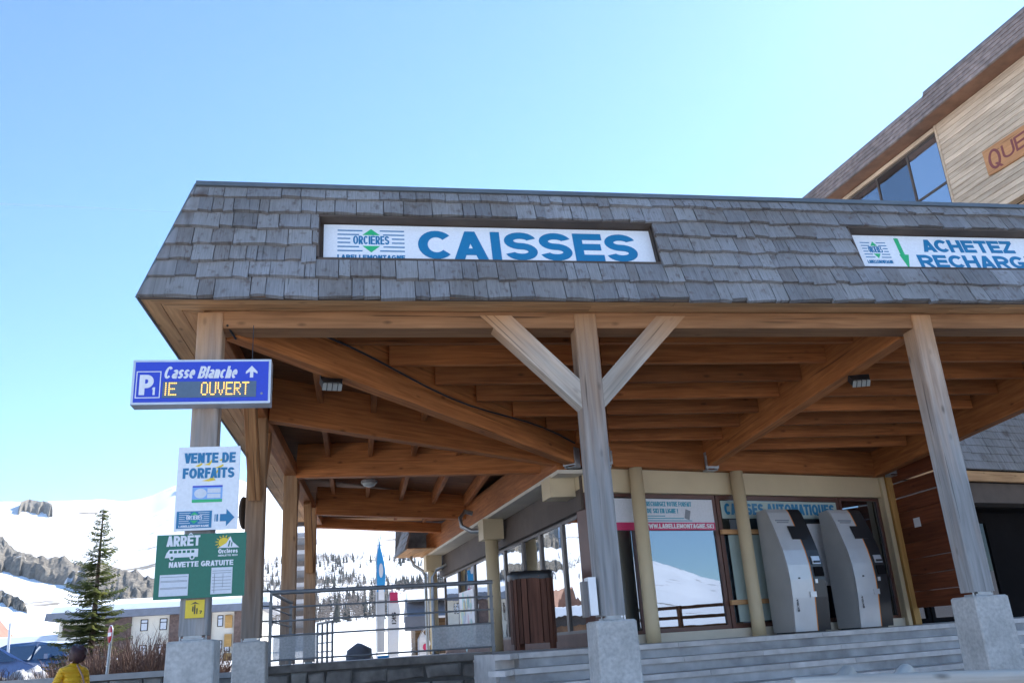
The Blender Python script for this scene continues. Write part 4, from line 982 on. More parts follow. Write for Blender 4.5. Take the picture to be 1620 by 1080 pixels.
# ================================================================== signs on the shingled edge
SG1 = FM @ Matrix.Translation((0, 0, -.075)) @ Matrix(((1, 0, 0, 0), (0, 0, 1, 0), (0, -1, 0, 0), (0, 0, 0, 1)))   # panel frame: x, z=u, facing -y
def board(name, rect, mat, parent, Mw, t=.02):
    x0, x1, z0, z1 = rect; mb = MB(); mb.box((x0, 0, z0), (x1, t, z1)); return mb.build(name, mat, parent, Mw)
s1_ = empty('caisses_sign', fp(1.33, .5), 'white recessed sign reading CAISSES in blue above the entrance', 'sign')
a, b, u0, u1 = NICHE[0]
board('panel', (a+.035, b-.008, u0+.002, u1-.012), M['white'], s1_, SG1)
put_text('CAISSES', (.60, 2.82, .545, .905), M['blue_txt'], s1_, SG1, .004, .045)
resort_logo((-.17, .47, .535, .90), s1_, SG1, M['blue_txt'], M['blue_txt'])
s2_ = empty('achetez_sign', fp(7, .5), 'white recessed sign reading ACHETEZ RECHARGEZ with a green down arrow', 'sign')
a, b, u0, u1 = NICHE[1]
board('panel', (a+.006, b-.03, u0+.002, u1-.012), M['white'], s2_, SG1)
resort_logo((5.36, 5.66, .58, .87), s2_, SG1, M['blue_txt'], M['blue_txt'])
put_poly('arrow', [[(5.77, .70), (5.785, .70), (5.785, .93), (5.835, .93), (5.835, .70), (5.88, .70), (5.815, .50)]], M['green_txt'], s2_, SG1)
put_text('ACHETEZ', (6.09, 7.22, .745, .92), M['blue_txt'], s2_, SG1, .004, .035)
put_text('RECHARGEZ', (5.97, 7.62, .525, .70), M['blue_txt'], s2_, SG1, .004, .035)

# ================================================================== signs on the corner post
def sign_root(name, x0, x1, z0, z1, y, label):
    r_ = empty(name, ((x0+x1)/2, y, z0), label, 'sign'); W_ = x1-x0; H_ = z1-z0
    Mw = Matrix.Translation((x0, y, z0))
    def R4(u0, u1, v0, v1): return (u0*W_, u1*W_, (1-v1)*H_, (1-v0)*H_)
    return r_, Mw, W_, H_, R4
r_, Mw, W_, H_, R4 = sign_root('parking_sign', -1.885, -.735, 3.715, 4.115, 7.55, 'blue electronic parking sign with amber text on the corner post')
mb = MB(); mb.box((0, 0, 0), (W_, .16, H_)); mb.build('case', M['alu'], r_, Mw)
board('face', R4(.018, .982, .05, .95), M['blue_sign'], r_, Mw @ Matrix.Translation((0, -.004, 0)), .004)
Ms = Mw @ Matrix.Translation((0, -.004, 0))
x0, x1, z0, z1 = R4(.03, .205, .26, .86); t = .008
put_poly('parking_frame', [rectp(x0, x1, z1-t, z1), rectp(x0, x1, z0, z0+t), rectp(x0, x0+t, z0+t, z1-t), rectp(x1-t, x1, z0+t, z1-t)], M['white_txt'], r_, Ms)
put_text('P', R4(.055, .155, .34, .79), M['white_txt'], r_, Ms, .003, .05); put_text('1', R4(.145, .17, .62, .79), M['white_txt'], r_, Ms, .003, .03)
put_text('Casse Blanche', R4(.22, .765, .155, .43), M['white_txt'], r_, Ms, .003, .03, .22)
x0, x1, z0, z1 = R4(.815, .90, .15, .42); cx = (x0+x1)/2
put_poly('arrow', [[(x0, (z0+z1)/2), (cx, z1), (x1, (z0+z1)/2), (x1, (z0+z1)/2-.02), (cx+.014, z1-.055), (cx+.014, z0), (cx-.014, z0), (cx-.014, z1-.055), (x0, (z0+z1)/2-.02)]], M['white_txt'], r_, Ms)
board('display', R4(.22, .895, .50, .86), M['led_bg'], r_, Mw @ Matrix.Translation((0, -.007, 0)), .003)
put_poly('sensor', [ellipse(*(lambda r: ((r[0]+r[1])/2, (r[2]+r[3])/2))(R4(.925, .945, .75, .82)), .011, .011, 10)], M['grey_txt'], r_, Ms)
F57 = {'E': '11111 10000 10000 11110 10000 10000 11111', 'O': '01110 10001 10001 10001 10001 10001 01110', 'U': '10001 10001 10001 10001 10001 10001 01110', 'V': '10001 10001 10001 10001 01010 01010 00100',
       'R': '11110 10001 10001 11110 10100 10010 10001', 'T': '11111 00100 00100 00100 00100 00100 00100', '1': '01 01 01 01 01 01 01', ' ': '0 0 0 0 0 0 0'}
px_ = .0139; mb = MB(); x = .232*W_; ztop = R4(0, 1, .535, .82)
dzp = (ztop[3]-ztop[2])/6.6
for ch_ in '1E':
    rows = F57[ch_].split()
    for j, row in enumerate(rows):
        for i, q in enumerate(row):
            if q == '1': mb.lathe([(.0052, 0), (.0052, .003)], 8, Matrix.Translation((x+i*px_, -.0095, ztop[3]-j*dzp)) @ Matrix.Rotation(rad(90), 4, 'X'), smooth=False)
    x += (len(rows[0])+1)*px_
x = .50*W_
for ch_ in 'OUVERT':
    rows = F57[ch_].split()
    for j, row in enumerate(rows):
        for i, q in enumerate(row):
            if q == '1': mb.lathe([(.0052, 0), (.0052, .003)], 8, Matrix.Translation((x+i*px_*.84, -.0095, ztop[3]-j*dzp)) @ Matrix.Rotation(rad(90), 4, 'X'), smooth=False)
    x += 5.0*px_*.84+.010
mb.build('led_text', M['led'], r_, Mw)
mb = MB(); mb.tube([(.85*W_, .08, H_), (.85*W_, .08, H_+.35)], .004, 6); mb.build('hanging_wire', M['black'], r_, Mw)

r_, Mw, W_, H_, R4 = sign_root('pass_sales_sign', -1.488, -.982, 2.66, 3.365, 7.66, 'white sign reading VENTE DE FORFAITS with a blue arrow')
mb = MB(); mb.box((0, 0, 0), (W_, .02, H_)); mb.build('panel', M['white'], r_, Mw)
for (u0, u1, v0, v1) in ((.28, .40, .20, .245), (.42, .6, .12, .23), (.66, .76, .14, .18), (.6, .74, .22, .27), (.5, .66, .28, .40), (.4, .62, .395, .425)):
    x0, x1, z0, z1 = R4(u0, u1, v0, v1)
    put_poly('sun_stroke', [[(x0, z0+.006), (x0+(x1-x0)*.5, z0), (x1, z1-.012), (x1-.006, z1), (x0+(x1-x0)*.4, z0+.018)]], M['yellow'], r_, Mw, .0022)
put_text('VENTE DE', R4(.10, .93, .075, .20), M['blue_txt'], r_, Mw, .004, .03); put_text('FORFAITS', R4(.09, .92, .26, .385), M['blue_txt'], r_, Mw, .004, .03)
put_poly('card_logo', [rectp(*R4(.26, .74, .48, .64))], M['pale_blue'], r_, Mw, .003); put_poly('card_logo_edge', [rectp(*R4(.26, .74, .64, .675))], M['green_txt'], r_, Mw, .003); put_poly('card_logo_edge', [rectp(*R4(.26, .74, .475, .495))], M['blue_sign'], r_, Mw, .004)
x0, x1, z0, z1 = R4(.29, .49, .51, .625); x2, x3, z2, z3 = R4(.50, .71, .575, .625); x4, x5, z4, z5 = R4(.50, .71, .51, .565)
put_poly('card_letters', [ellipse((x0+x1)/2, (z0+z1)/2, (x1-x0)/2, (z1-z0)/2), rectp(x2, x3, z2, z3), rectp(x4, x5, z4, z5)], M['paper'], r_, Mw, .0045)
put_poly('logo_block', [rectp(*R4(.035, .59, .775, .975))], M['blue_txt'], r_, Mw, .003)
resort_logo(R4(.075, .55, .79, .96), r_, Mw, M['white_txt'], M['white_txt'], True, .005)
x0, x1, z0, z1 = R4(.72, .95, .76, .965); zc = (z0+z1)/2
bars = [rectp(*R4(.635, .648, .82, .905)), rectp(*R4(.662, .69, .82, .905))]
put_poly('arrow', bars+[[(x0, zc-.03), (x0+.05, zc-.03), (x0+.05, z0), (x1, zc), (x0+.05, z1), (x0+.05, zc+.03), (x0, zc+.03)]], M['blue_txt'], r_, Mw)

r_, Mw, W_, H_, R4 = sign_root('bus_stop_sign', -1.612, -.905, 2.118, 2.63, 7.66, 'green bus stop sign reading ARRÊT NAVETTE GRATUITE on the corner post')
mb = MB(); mb.box((0, 0, 0), (W_, .02, H_)); mb.build('panel', M['green_sign'], r_, Mw)
put_text('ARRÊT', R4(.11, .48, .02, .185), M['white_txt'], r_, Mw, .003, .04)
put_text('NAVETTE GRATUITE', R4(.15, .865, .43, .515), M['white_txt'], r_, Mw, .003, .04)
x0, x1, z0, z1 = R4(.10, .465, .235, .385)
put_poly('bus_symbol', [[(x0, z0+.012), (x1, z0+.012), (x1, z1), (x0+.03, z1), (x0+.01, z1-.03)]], M['white_txt'], r_, Mw)
wv = [rectp(x0+.035+i*.034, x0+.058+i*.034, z1-.03, z1-.01) for i in range(6)]
put_poly('bus_windows', wv, M['green_sign'], r_, Mw, .0042)
put_poly('bus_wheel', [ellipse(x0+.055, z0+.010, .020, .020, 14), ellipse(x1-.045, z0+.010, .020, .020, 14)], M['white_txt'], r_, Mw, .0044)
put_poly('bus_wheel_hub', [ellipse(x0+.055, z0+.010, .011, .011, 12), ellipse(x1-.045, z0+.010, .011, .011, 12)], M['green_sign'], r_, Mw, .0054)
x0, x1, z0, z1 = R4(.66, .92, .05, .24); w_ = x1-x0; h_ = z1-z0
put_poly('sun_symbol', [ellipse(x0+w_*.34, z0+h_*.45, w_*.24, h_*.42, 16)]+[[(x0+w_*.34+math.cos(rad(a))*w_*.27, z0+h_*.45+math.sin(rad(a))*h_*.47), (x0+w_*.34+math.cos(rad(a+7))*w_*.40, z0+h_*.45+math.sin(rad(a+7))*h_*.66), (x0+w_*.34+math.cos(rad(a+14))*w_*.27, z0+h_*.45+math.sin(rad(a+14))*h_*.47)] for a in range(40, 240, 25)], M['yellow'], r_, Mw)
put_poly('mountain_symbol', [[(x0+w_*.1, z0), (x0+w_*.45, z0+h_*.4), (x0+w_*.62, z0+h_*.95), (x0+w_*.72, z0+h_*.5), (x0+w_*1.02, z0)]], M['white_txt'], r_, Mw, .0042)
put_poly('skier_symbol', [[(x0+w_*.52, z0+h_*.1), (x0+w_*.58, z0+h_*.1), (x0+w_*.63, z0+h_*.6), (x0+w_*.58, z0+h_*.62)], [(x0+w_*.66, z0+h_*.1), (x0+w_*.70, z0+h_*.1), (x0+w_*.72, z0+h_*.42), (x0+w_*.67, z0+h_*.45)]], M['green_sign'], r_, Mw, .0054)
put_text('Orcières', R4(.69, .91, .255, .325), M['white_txt'], r_, Mw, .003, .03); put_text('MERLETTE 1850', R4(.69, .91, .345, .372), M['white_txt'], r_, Mw, .003, .03)
for rc in ((.06, .375, .625, .955), (.625, .86, .545, .955)):
    q = board('timetable', R4(*rc), M['paper'], r_, Mw @ Matrix.Translation((0, -.005, 0)), .004)
    u0, u1, v0, v1 = rc; ls = [rectp(*R4(u0+.012, u1-.012, v0+(v1-v0)*f, v0+(v1-v0)*f+.007)) for f in ((.1, .28, .33, .6, .65) if u1 < .5 else (.12, .2, .36, .48, .6, .72, .84))]
    if u1 > .5: ls += [rectp(*R4(u0+.035, u0+.041, v0+.1, v1-.02)), rectp(*R4(u0+.13, u0+.134, v0+.1, v1-.1))]
    put_poly('print_lines', ls, M['grey_txt'], q, Mw, .0065, .001)
r_, Mw, W_, H_, R4 = sign_root('yellow_notice', -1.363, -1.215, 1.965, 2.105, 7.685, 'small yellow trail notice on the lower corner post')
mb = MB(); mb.box((0, 0, 0), (W_, .01, H_)); mb.build('panel', M['yellow'], r_, Mw)
put_poly('symbol', [[(.04, .105), (.075, .125), (.11, .105), (.075, .112)], rectp(.07, .078, .03, .105), rectp(.055, .064, .05, .09), rectp(.088, .096, .03, .075)], M['dark_txt'], r_, Mw)
put_text('7', (.112, .13, .03, .055), M['dark_txt'], r_, Mw)
mb = MB(); mb.lathe([(.19, 0), (.20, .01), (.19, .03)], 24, frame_rot((-1.37, 11.15, 3.33), rad(82), rad(90))); mb.build('round_sign', M['darkboard'], label='dark round sign seen edge-on behind the second post', cat='sign')

# ================================================================== ticket machines
def machine(t, label, sec):
    Mx = WMx @ Matrix.Translation((t, -.12, ZT))
    root = empty('ticket_machine', Mx @ V((.35, -.25, 0)), label, 'ticket machine', 'ticket machines by the window')
    # side profile: (forward, height); forward is -y
    prof = [(.46, .02), (.485, .25), (.51, .5), (.52, .75), (.505, .98), (.46, 1.2), (.39, 1.42), (.31, 1.64), (.245, 1.8), (.20, 1.86)]
    def strip(x0, x1, off, name, mat, thick=.03, z0=0, z1=9):
        pts = [(f, z) for f, z in prof if z0 <= z <= z1]; mb = MB(); v = []
        for f, z in pts: v += [(x0, -f-off, z), (x1, -f-off, z), (x1, -f-off+thick, z), (x0, -f-off+thick, z)]
        n = len(pts); f_ = [(0, 3, 2, 1), tuple((n-1)*4+i for i in range(4))]
        for i in range(n-1):
            for k in range(4): f_.append((i*4+k, i*4+(k+1) % 4, i*4+4+(k+1) % 4, i*4+4+k))
        mb.add(v, f_); o = mb.build(name, mat, root, Mx, fix=True); return o
    pts = [(-f, z) for f, z in prof]+[(-.02, 1.84), (0, 1.8), (0, .02)]
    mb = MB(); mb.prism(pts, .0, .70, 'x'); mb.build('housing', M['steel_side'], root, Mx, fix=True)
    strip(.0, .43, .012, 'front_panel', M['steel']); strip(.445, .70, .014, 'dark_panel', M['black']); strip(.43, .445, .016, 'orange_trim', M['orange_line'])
    def yz(z):
        for (f0, a), (f1, b) in zip(prof, prof[1:]):
            if a <= z <= b: return f0+(f1-f0)*(z-a)/(b-a), math.atan2(f0-f1, b-a)
        return prof[-1][0], .5
    def plate(name, x0, x1, z0, z1, mat, off=.03, t_=.014):
        zc = (z0+z1)/2; f, a = yz(zc); h = (z1-z0)/2
        mb = MB(); mb.box((x0, -t_, -h), (x1, 0, h))
        return mb.build(name, mat, root, Mx @ Matrix.Translation((0, -f-off+.014, zc)) @ Matrix.Rotation(-a, 4, 'X'))
    plate('screen', .27, .55, 1.36, 1.58, M['black'], .034)
    plate('card_slot', .50, .66, .98, 1.10, M['alu'], .034); plate('card_slot', .52, .64, 1.0, 1.03, M['black'], .05)
    plate('coin_tray', .50, .68, .80, .94, M['dark'], .032); plate('lock', .47, .52, .70, .76, M['alu'], .034); plate('ticket_tray', .34, .46, .50, .58, M['alu'], .034); plate('keyhole', .16, .185, .77, .79, M['black'], .03)
    plate('print_lines', .08, .36, 1.66, 1.675, M['grey_txt'], .03); plate('print_lines', .10, .33, 1.63, 1.642, M['grey_txt'], .03)
    f, a = yz(.42)
    put_text('SKIDATA', (0, .26, 0, .035), M['dark_txt'], root, Mx @ Matrix.Translation((.10, -f-.016, .30)) @ Matrix.Rotation(rad(-90), 4, 'Y') @ Matrix.Rotation(0, 4, 'X'), .003)
    mb = MB(); mb.box((.04, -.40, -.0), (.66, -.02, .02)); mb.build('base', M['black'], root, Mx)
    mb = MB(); mb.tube([(.72, -.15, .5), (.78, -.2, .42), (.80, -.18, .28), (.74, -.12, .2), (.73, -.05, .02)], .02, 8); mb.build('cable', M['black'], root, Mx)
machine(2.12, 'grey curved ticket machine nearest the round cream column', 0)
machine(3.45, 'grey curved ticket machine nearest the plank screen', 1)

# ================================================================== litter bin
def litter_bin():
    c = V((2.52, 13.0, ZT)); root = empty('litter_bin', c, 'dark wooden slatted litter bin with black bag beside the cream column', 'litter bin')
    n = 22; a_, b_ = .31, .24
    for k in range(n):
        t0 = 2*math.pi*k/n; t1 = 2*math.pi*(k+.93)/n
        e = lambda t, s=1.0: V((c.x+a_*s*math.copysign(abs(math.cos(t))**.6, math.cos(t)), c.y+b_*s*math.copysign(abs(math.sin(t))**.6, math.sin(t)), 0))
        p, q = e(t0), e(t1); d = (q-p); L = d.length
        legs = k % 6 in (0, 1); z0 = .02 if legs else .10
        x = d.normalized(); nrm = V((x.y, -x.x, 0))
        Mw = Matrix(((0, x.x, nrm.x, p.x), (0, x.y, nrm.y, p.y), (1, 0, 0, ZT+z0), (0, 0, 0, 1)))
        mb = MB(); tp_ = 1.03; mb.box((0, .002, -.01), (tp_-z0, L-.002, .015)); mb.build('slat', M['bin_wood'], root, Mw)
    pts = [(c.x+a_*.93*math.copysign(abs(math.cos(t))**.6, math.cos(t)), c.y+b_*.93*math.copysign(abs(math.sin(t))**.6, math.sin(t))) for t in [2*math.pi*k/24 for k in range(24)]]
    mb = MB(); mb.prism(pts, ZT+.12, ZT+1.0, 'z'); mb.build('liner', M['dark'], root, fix=True)
    mb = MB(); rr = random.Random(2); rings = []
    for j, (s, z) in enumerate(((1.07, .98), (1.08, 1.03), (1.05, 1.075), (.95, 1.10), (.5, 1.085))):
        ring = []
        for k in range(28):
            t = 2*math.pi*k/28; w_ = 1+rr.uniform(-.015, .015); ring.append((c.x+a_*s*w_*math.copysign(abs(math.cos(t))**.6, math.cos(t)), c.y+b_*s*w_*math.copysign(abs(math.sin(t))**.6, math.sin(t)), ZT+z+rr.uniform(-.012, .014)))
        rings += ring
    f = [(j*28+k, j*28+(k+1) % 28, (j+1)*28+(k+1) % 28, (j+1)*28+k) for j in range(4) for k in range(28)]+[tuple(range(112, 140))]
    mb.add(rings, f, smooth=True); mb.build('bin_bag', plain('black_bag', (.025, .026, .028), .35, .2, 9, bmp=.5), root)
litter_bin()

# ================================================================== railings
def railing(name, label, segs, zb, posts, rails, panels=(), rm=.021, top=.028, group=None):
    root = empty(name, (segs[0][0], segs[0][1], zb), label, 'railing', group)
    P = [V((a, b, 0)) for a, b in segs]
    for j, z in enumerate(rails):
        mb = MB(); mb.tube([p+V((0, 0, z)) for p in P], top if j == 0 else .012, 8); mb.build('handrail' if j == 0 else 'rail', M['rail'], root)
    for p in posts:
        mb = MB(); mb.box((p[0]-.02, p[1]-.02, zb), (p[0]+.02, p[1]+.02, rails[0]-.01)); mb.build('railing_post', M['rail'], root)
    for (a, b, z0, z1) in panels:
        a, b = V((*a, 0)), V((*b, 0)); mb = MB(); mb.box((0, -.006, z0), ((b-a).length, .006, z1)); mb.build('mesh_panel', MESH, root, frame_x(a, b))
def mesh_mat():
    m, n, l, b = nmat('perforated_panel'); b.inputs['Base Color'].default_value = (.45, .47, .48, 1); b.inputs['Alpha'].default_value = .62; b.inputs['Roughness'].default_value = .6
    co = coords(n, l, (8, 8, 8)); nz = N(n, 'ShaderNodeTexNoise'); l.new(co, nz.inputs['Vector']); r = ramp(n, [(.3, (.36, .38, .39)), (.7, (.5, .52, .53))]); l.new(nz.outputs[0], r.inputs[0]); l.new(r.outputs[0], b.inputs['Base Color'])
    return m
MESH = mesh_mat()
railing('terrace_railing', 'grey metal railing on the stone wall in front of the flags', [(-1.0, 14.6), (-1.1, 12.22), (1.85, 12.30)], 1.535, [(-1.1, 12.22), (-1.0, 14.5), (1.82, 12.30)], [2.44, 2.25, 2.08, 1.90, 1.60],
        [((-1.06, 12.23), (-.5, 12.245), 1.60, 1.90), ((1.0, 12.28), (1.8, 12.30), 1.60, 1.90)])
railing('stair_railing', 'small grey railing with close bars behind the posts on the terrace', [(-.72, 17.6), (-.42, 16.6)], ZT, [(-.72, 17.6), (-.62, 17.27), (-.52, 16.93), (-.42, 16.6)], [2.2, 2.0, 1.85, 1.7], rm=.015, top=.02)
railing('stair_railing', 'tall thin grey railing left of the terrace posts', [(-1.75, 16.2), (-1.25, 16.4)], .5, [(-1.75, 16.2), (-1.27, 16.4)], [2.75, 2.5, 2.25, 2.0], rm=.015, top=.02)

# ================================================================== lamps and cable under the canopy
def flood(name, p, yaw, label):
    root = empty(name, p, label, 'lamp'); Mw = frame_rot(p, yaw, rad(48))
    mb = MB(); mb.prism([(-.10, -.05), (.10, -.05), (.12, .05), (-.12, .05)], -.04, .04, 'z'); mb.build('housing', M['black'], root, Mw, fix=True)
    mb = MB(); mb.prism([(-.085, -.052), (.085, -.052), (.10, -.075), (-.10, -.075)], -.05, .03, 'z'); mb.build('lens', M['lamp_glass'], root, Mw, fix=True)
    for k in (-1, 0, 1):
        mb = MB(); mb.box((k*.055-.004, -.080, -.052), (k*.055+.004, -.05, .034)); mb.build('guard_bar', M['black'], root, Mw)
    mb = MB(); mb.tube([(-.1, .03, 0), (-.13, .08, .1), (-.1, .1, .16)], .01, 6); mb.build('bracket', M['black'], root, Mw)
flood('floodlight', (-.25, 8.93, 4.31), rad(10), 'black floodlight on the diagonal rafter behind the parking sign')
flood('floodlight', (5.86, 9.0, 4.30), rad(-15), 'black floodlight under the rafter left of the right post')
root = empty('ceiling_lamp', (.21, 14.15, 4.22), 'small round ceiling lamp under the canopy beams', 'lamp')
mb = MB(); mb.lathe([(.10, .06), (.13, .04), (.13, .0)], 18, Matrix.Translation((.21, 14.15, 4.20))); mb.build('rim', M['greyframe'], root)
mb = MB(); mb.lathe([(.115, 0), (.09, -.04), (.03, -.06)], 18, Matrix.Translation((.21, 14.15, 4.20))); mb.build('diffuser', M['lamp_glass'], root)
a, b = V((-1.02, 8.0, 4.50)), V((3.0, 12.0, 4.05))
pts = [a+(b-a)*t+V((.09, -.09, .20+.06*math.sin(t*9)-.12*(1-t)*0)) for t in [i/14 for i in range(15)]]
mb = MB(); mb.tube(pts, .012, 6); mb.build('power_cable', M['black'], label='thin black cable running along the diagonal canopy rafter', cat='cable')
pts = [a+(b-a)*t+V((-.10, .10, .0-.02*math.sin(t*20))) for t in [i/30 for i in range(8)]]
mb = MB(); mb.tube([(-1.15, 7.72, 4.5), (-1.1, 7.9, 4.44)]+pts, .012, 6); mb.build('power_cable', M['black'], label='short black cable from the corner post to the floodlight', cat='cable')
mb = MB(); mb.box((2.0, 7.66, 1.80), (2.07, 7.80, 2.12)); o = mb.build('junction_box', M['alu'], label='grey electrical box at the foot of the braced post', cat='box')
mb = MB(); mb.box((1.955, 7.70, 1.79), (1.999, 7.79, 2.09)); mb.build('cover', M['greyframe'], o)

# ================================================================== things on the left
def spruce(name, p, h, rad_, label, seed):
    rr = random.Random(seed); p = V(p); root = empty(name, p, label, 'tree')
    mb = MB(); mb.tube([p, p+V((.02, 0, h*.5)), p+V((0, .02, h*.98))], [h*.022, h*.013, h*.003], 7); mb.build('trunk', plain('bark', (.12, .085, .06), .9, .3, 9), root)
    mb = MB(); mi = []; z = h*.07; k = 0
    while z < h*.985:
        f = z/h; R0 = rad_*((1-f)**.8)*rr.uniform(.82, 1.12)+.05; nb = max(4, int(9*(1-f)+4))
        for q in range(nb):
            a = rr.uniform(0, 6.283); L = R0*rr.uniform(.6, 1.12); up = rr.uniform(.05, .30)+.5*f*f
            zz0 = z+rr.uniform(-.07, .07); o = p+V((0, 0, zz0)); d = V((math.cos(a), math.sin(a), 0)); sd_ = V((-d.y, d.x, 0))
            def bp(s): return o+d*(L*s)+V((0, 0, L*(up*s*.4-.42*s*s*(1-f)+.24*s**4)))
            n = max(4, int(L/.050))
            for i in range(n):
                s = (i+.5)/n; c = bp(s); wd = (.07+.17*L*(1-s)**.7)*rr.uniform(.7, 1.2)
                for sg_ in (-1, 1):
                    tip = c+sd_*sg_*wd+d*wd*.55+V((0, 0, -wd*rr.uniform(.0, .4))); w2 = .020+.008*rr.random()
                    nn_ = d*w2
                    mb.add([c-nn_+V((0, 0, .012)), c+nn_+V((0, 0, .012)), tip+V((0, 0, .004)), tip-nn_*.6-V((0, 0, .012))], [(0, 1, 2, 3)])
            t = bp(1.0); mb.add([bp(.85)+sd_*.02, bp(.85)-sd_*.02, t], [(0, 1, 2)])
        z += h*.023*rr.uniform(.8, 1.25)
    mt, n, l, b = nmat('spruce_needles'); geo = n.new('ShaderNodeNewGeometry'); nz = N(n, 'ShaderNodeTexNoise'); nz.inputs['Scale'].default_value = 4; nz.inputs['Detail'].default_value = 4; l.new(geo.outputs['Position'], nz.inputs['Vector'])
    r = ramp(n, [(.3, (.05, .075, .028)), (.55, (.11, .13, .04)), (.75, (.18, .185, .055))]); l.new(nz.outputs[0], r.inputs[0]); l.new(r.outputs[0], b.inputs['Base Color']); b.inputs['Roughness'].default_value = .7
    tr = n.new('ShaderNodeBsdfTranslucent'); l.new(r.outputs[0], tr.inputs[0]); ms = n.new('ShaderNodeMixShader'); ms.inputs[0].default_value = .45
    l.new(b.outputs[0], ms.inputs[1]); l.new(tr.outputs[0], ms.inputs[2]); l.new(ms.outputs[0], n['Material Output'].inputs[0])
    mb.build('crown', mt, root)
spruce('spruce_tree', (-6.42, 24, .95), 4.62, 1.12, 'slender green spruce tree behind the person in the yellow jacket', 4)

def bush(name, p, r, h, label, seed, mt, n=420):
    rr = random.Random(seed); p = V(p); mb = MB()
    for k in range(n):
        a = rr.uniform(0, 6.283); q = r*math.sqrt(rr.random())*.75; b = p+V((q*math.cos(a)*1.2, q*math.sin(a)*.8, 0))
        L = h*rr.uniform(.5, 1.05)*(1-.35*(q/r)); d = V((math.cos(a)*.5*q/r+rr.uniform(-.25, .25), math.sin(a)*.5*q/r+rr.uniform(-.25, .25), 1)).normalized()
        prev = b; w_ = .013
        for s in range(3):
            d2 = (d+V((rr.uniform(-.3, .3), rr.uniform(-.3, .3), 0))).normalized(); nx = prev+d2*L/3; sv = V((w_, 0, 0)) if rr.random() < .6 else V((0, w_, 0))
            mb.add([prev-sv, prev+sv, nx+sv*.7, nx-sv*.7], [(0, 1, 2, 3)])
            for t in range(2):
                e = nx+V((rr.uniform(-1, 1), rr.uniform(-1, 1), rr.uniform(.2, 1)))*L*.16; mb.add([nx-sv*.5, nx+sv*.5, e], [(0, 1, 2)])
            prev = nx; w_ *= .75
    return mb.build(name, mt, label=label, cat='shrub', group='bare shrubs behind the low wall')
TW = plain('bare_twigs', (.21, .13, .10), .9, .3, 3); TW2 = plain('dark_twigs', (.09, .065, .06), .9, .3, 3)
bush('bare_shrub', (-4.3, 19.6, 1.0), 1.2, 1.35, 'reddish brown bare shrub right of the no entry sign', 1, TW, 1300)
bush('bare_shrub', (-3.5, 19.8, 1.0), .9, 1.15, 'reddish brown bare shrub nearest the corner plinth', 2, TW, 950)
bush('bare_shrub', (-5.35, 19.3, 1.0), .7, 1.0, 'brown bare shrub between the yellow jacket and the no entry sign', 5, TW, 700)
bush('bare_shrub', (-6.9, 18.6, .9), .9, .95, 'dark bare shrub in front of the grey snow heap', 3, TW2, 800)
bush('bare_shrub', (-8.2, 19.0, .9), 1.0, 1.25, 'dark bare shrub at the left edge in front of the blue car', 4, TW2, 1000)
# heap of dirty snow
def heap(name, p, rx, ry, h, label):
    mb = MB(); v = []; f = []; n = 48; r_n = 16
    for j in range(r_n+1):
        s = j/r_n
        for k in range(n):
            a = 2*math.pi*k/n; q = V((p[0]+rx*s*math.cos(a), p[1]+ry*s*math.sin(a), 0)); nz = noise.noise(q*2.1)*.3+noise.noise(q*5)*.14+noise.noise(q*11)*.06
            v.append((q.x, q.y, p[2]+h*(1-s*s)*(1+nz)+(nz*.2*h)))
    for j in range(r_n):
        for k in range(n): f.append((j*n+k, (j+1)*n+k, (j+1)*n+(k+1) % n, j*n+(k+1) % n))
    mb.add(v, f, smooth=True); mb.build(name, plain('dirty_snow', (.50, .50, .52), .9, .5, 7, bmp=.8), label=label, cat='snow heap')
heap('snow_heap', (-7.05, 21.5, .75), 1.15, .9, .95, 'grey dirty snow heap left of the spruce')

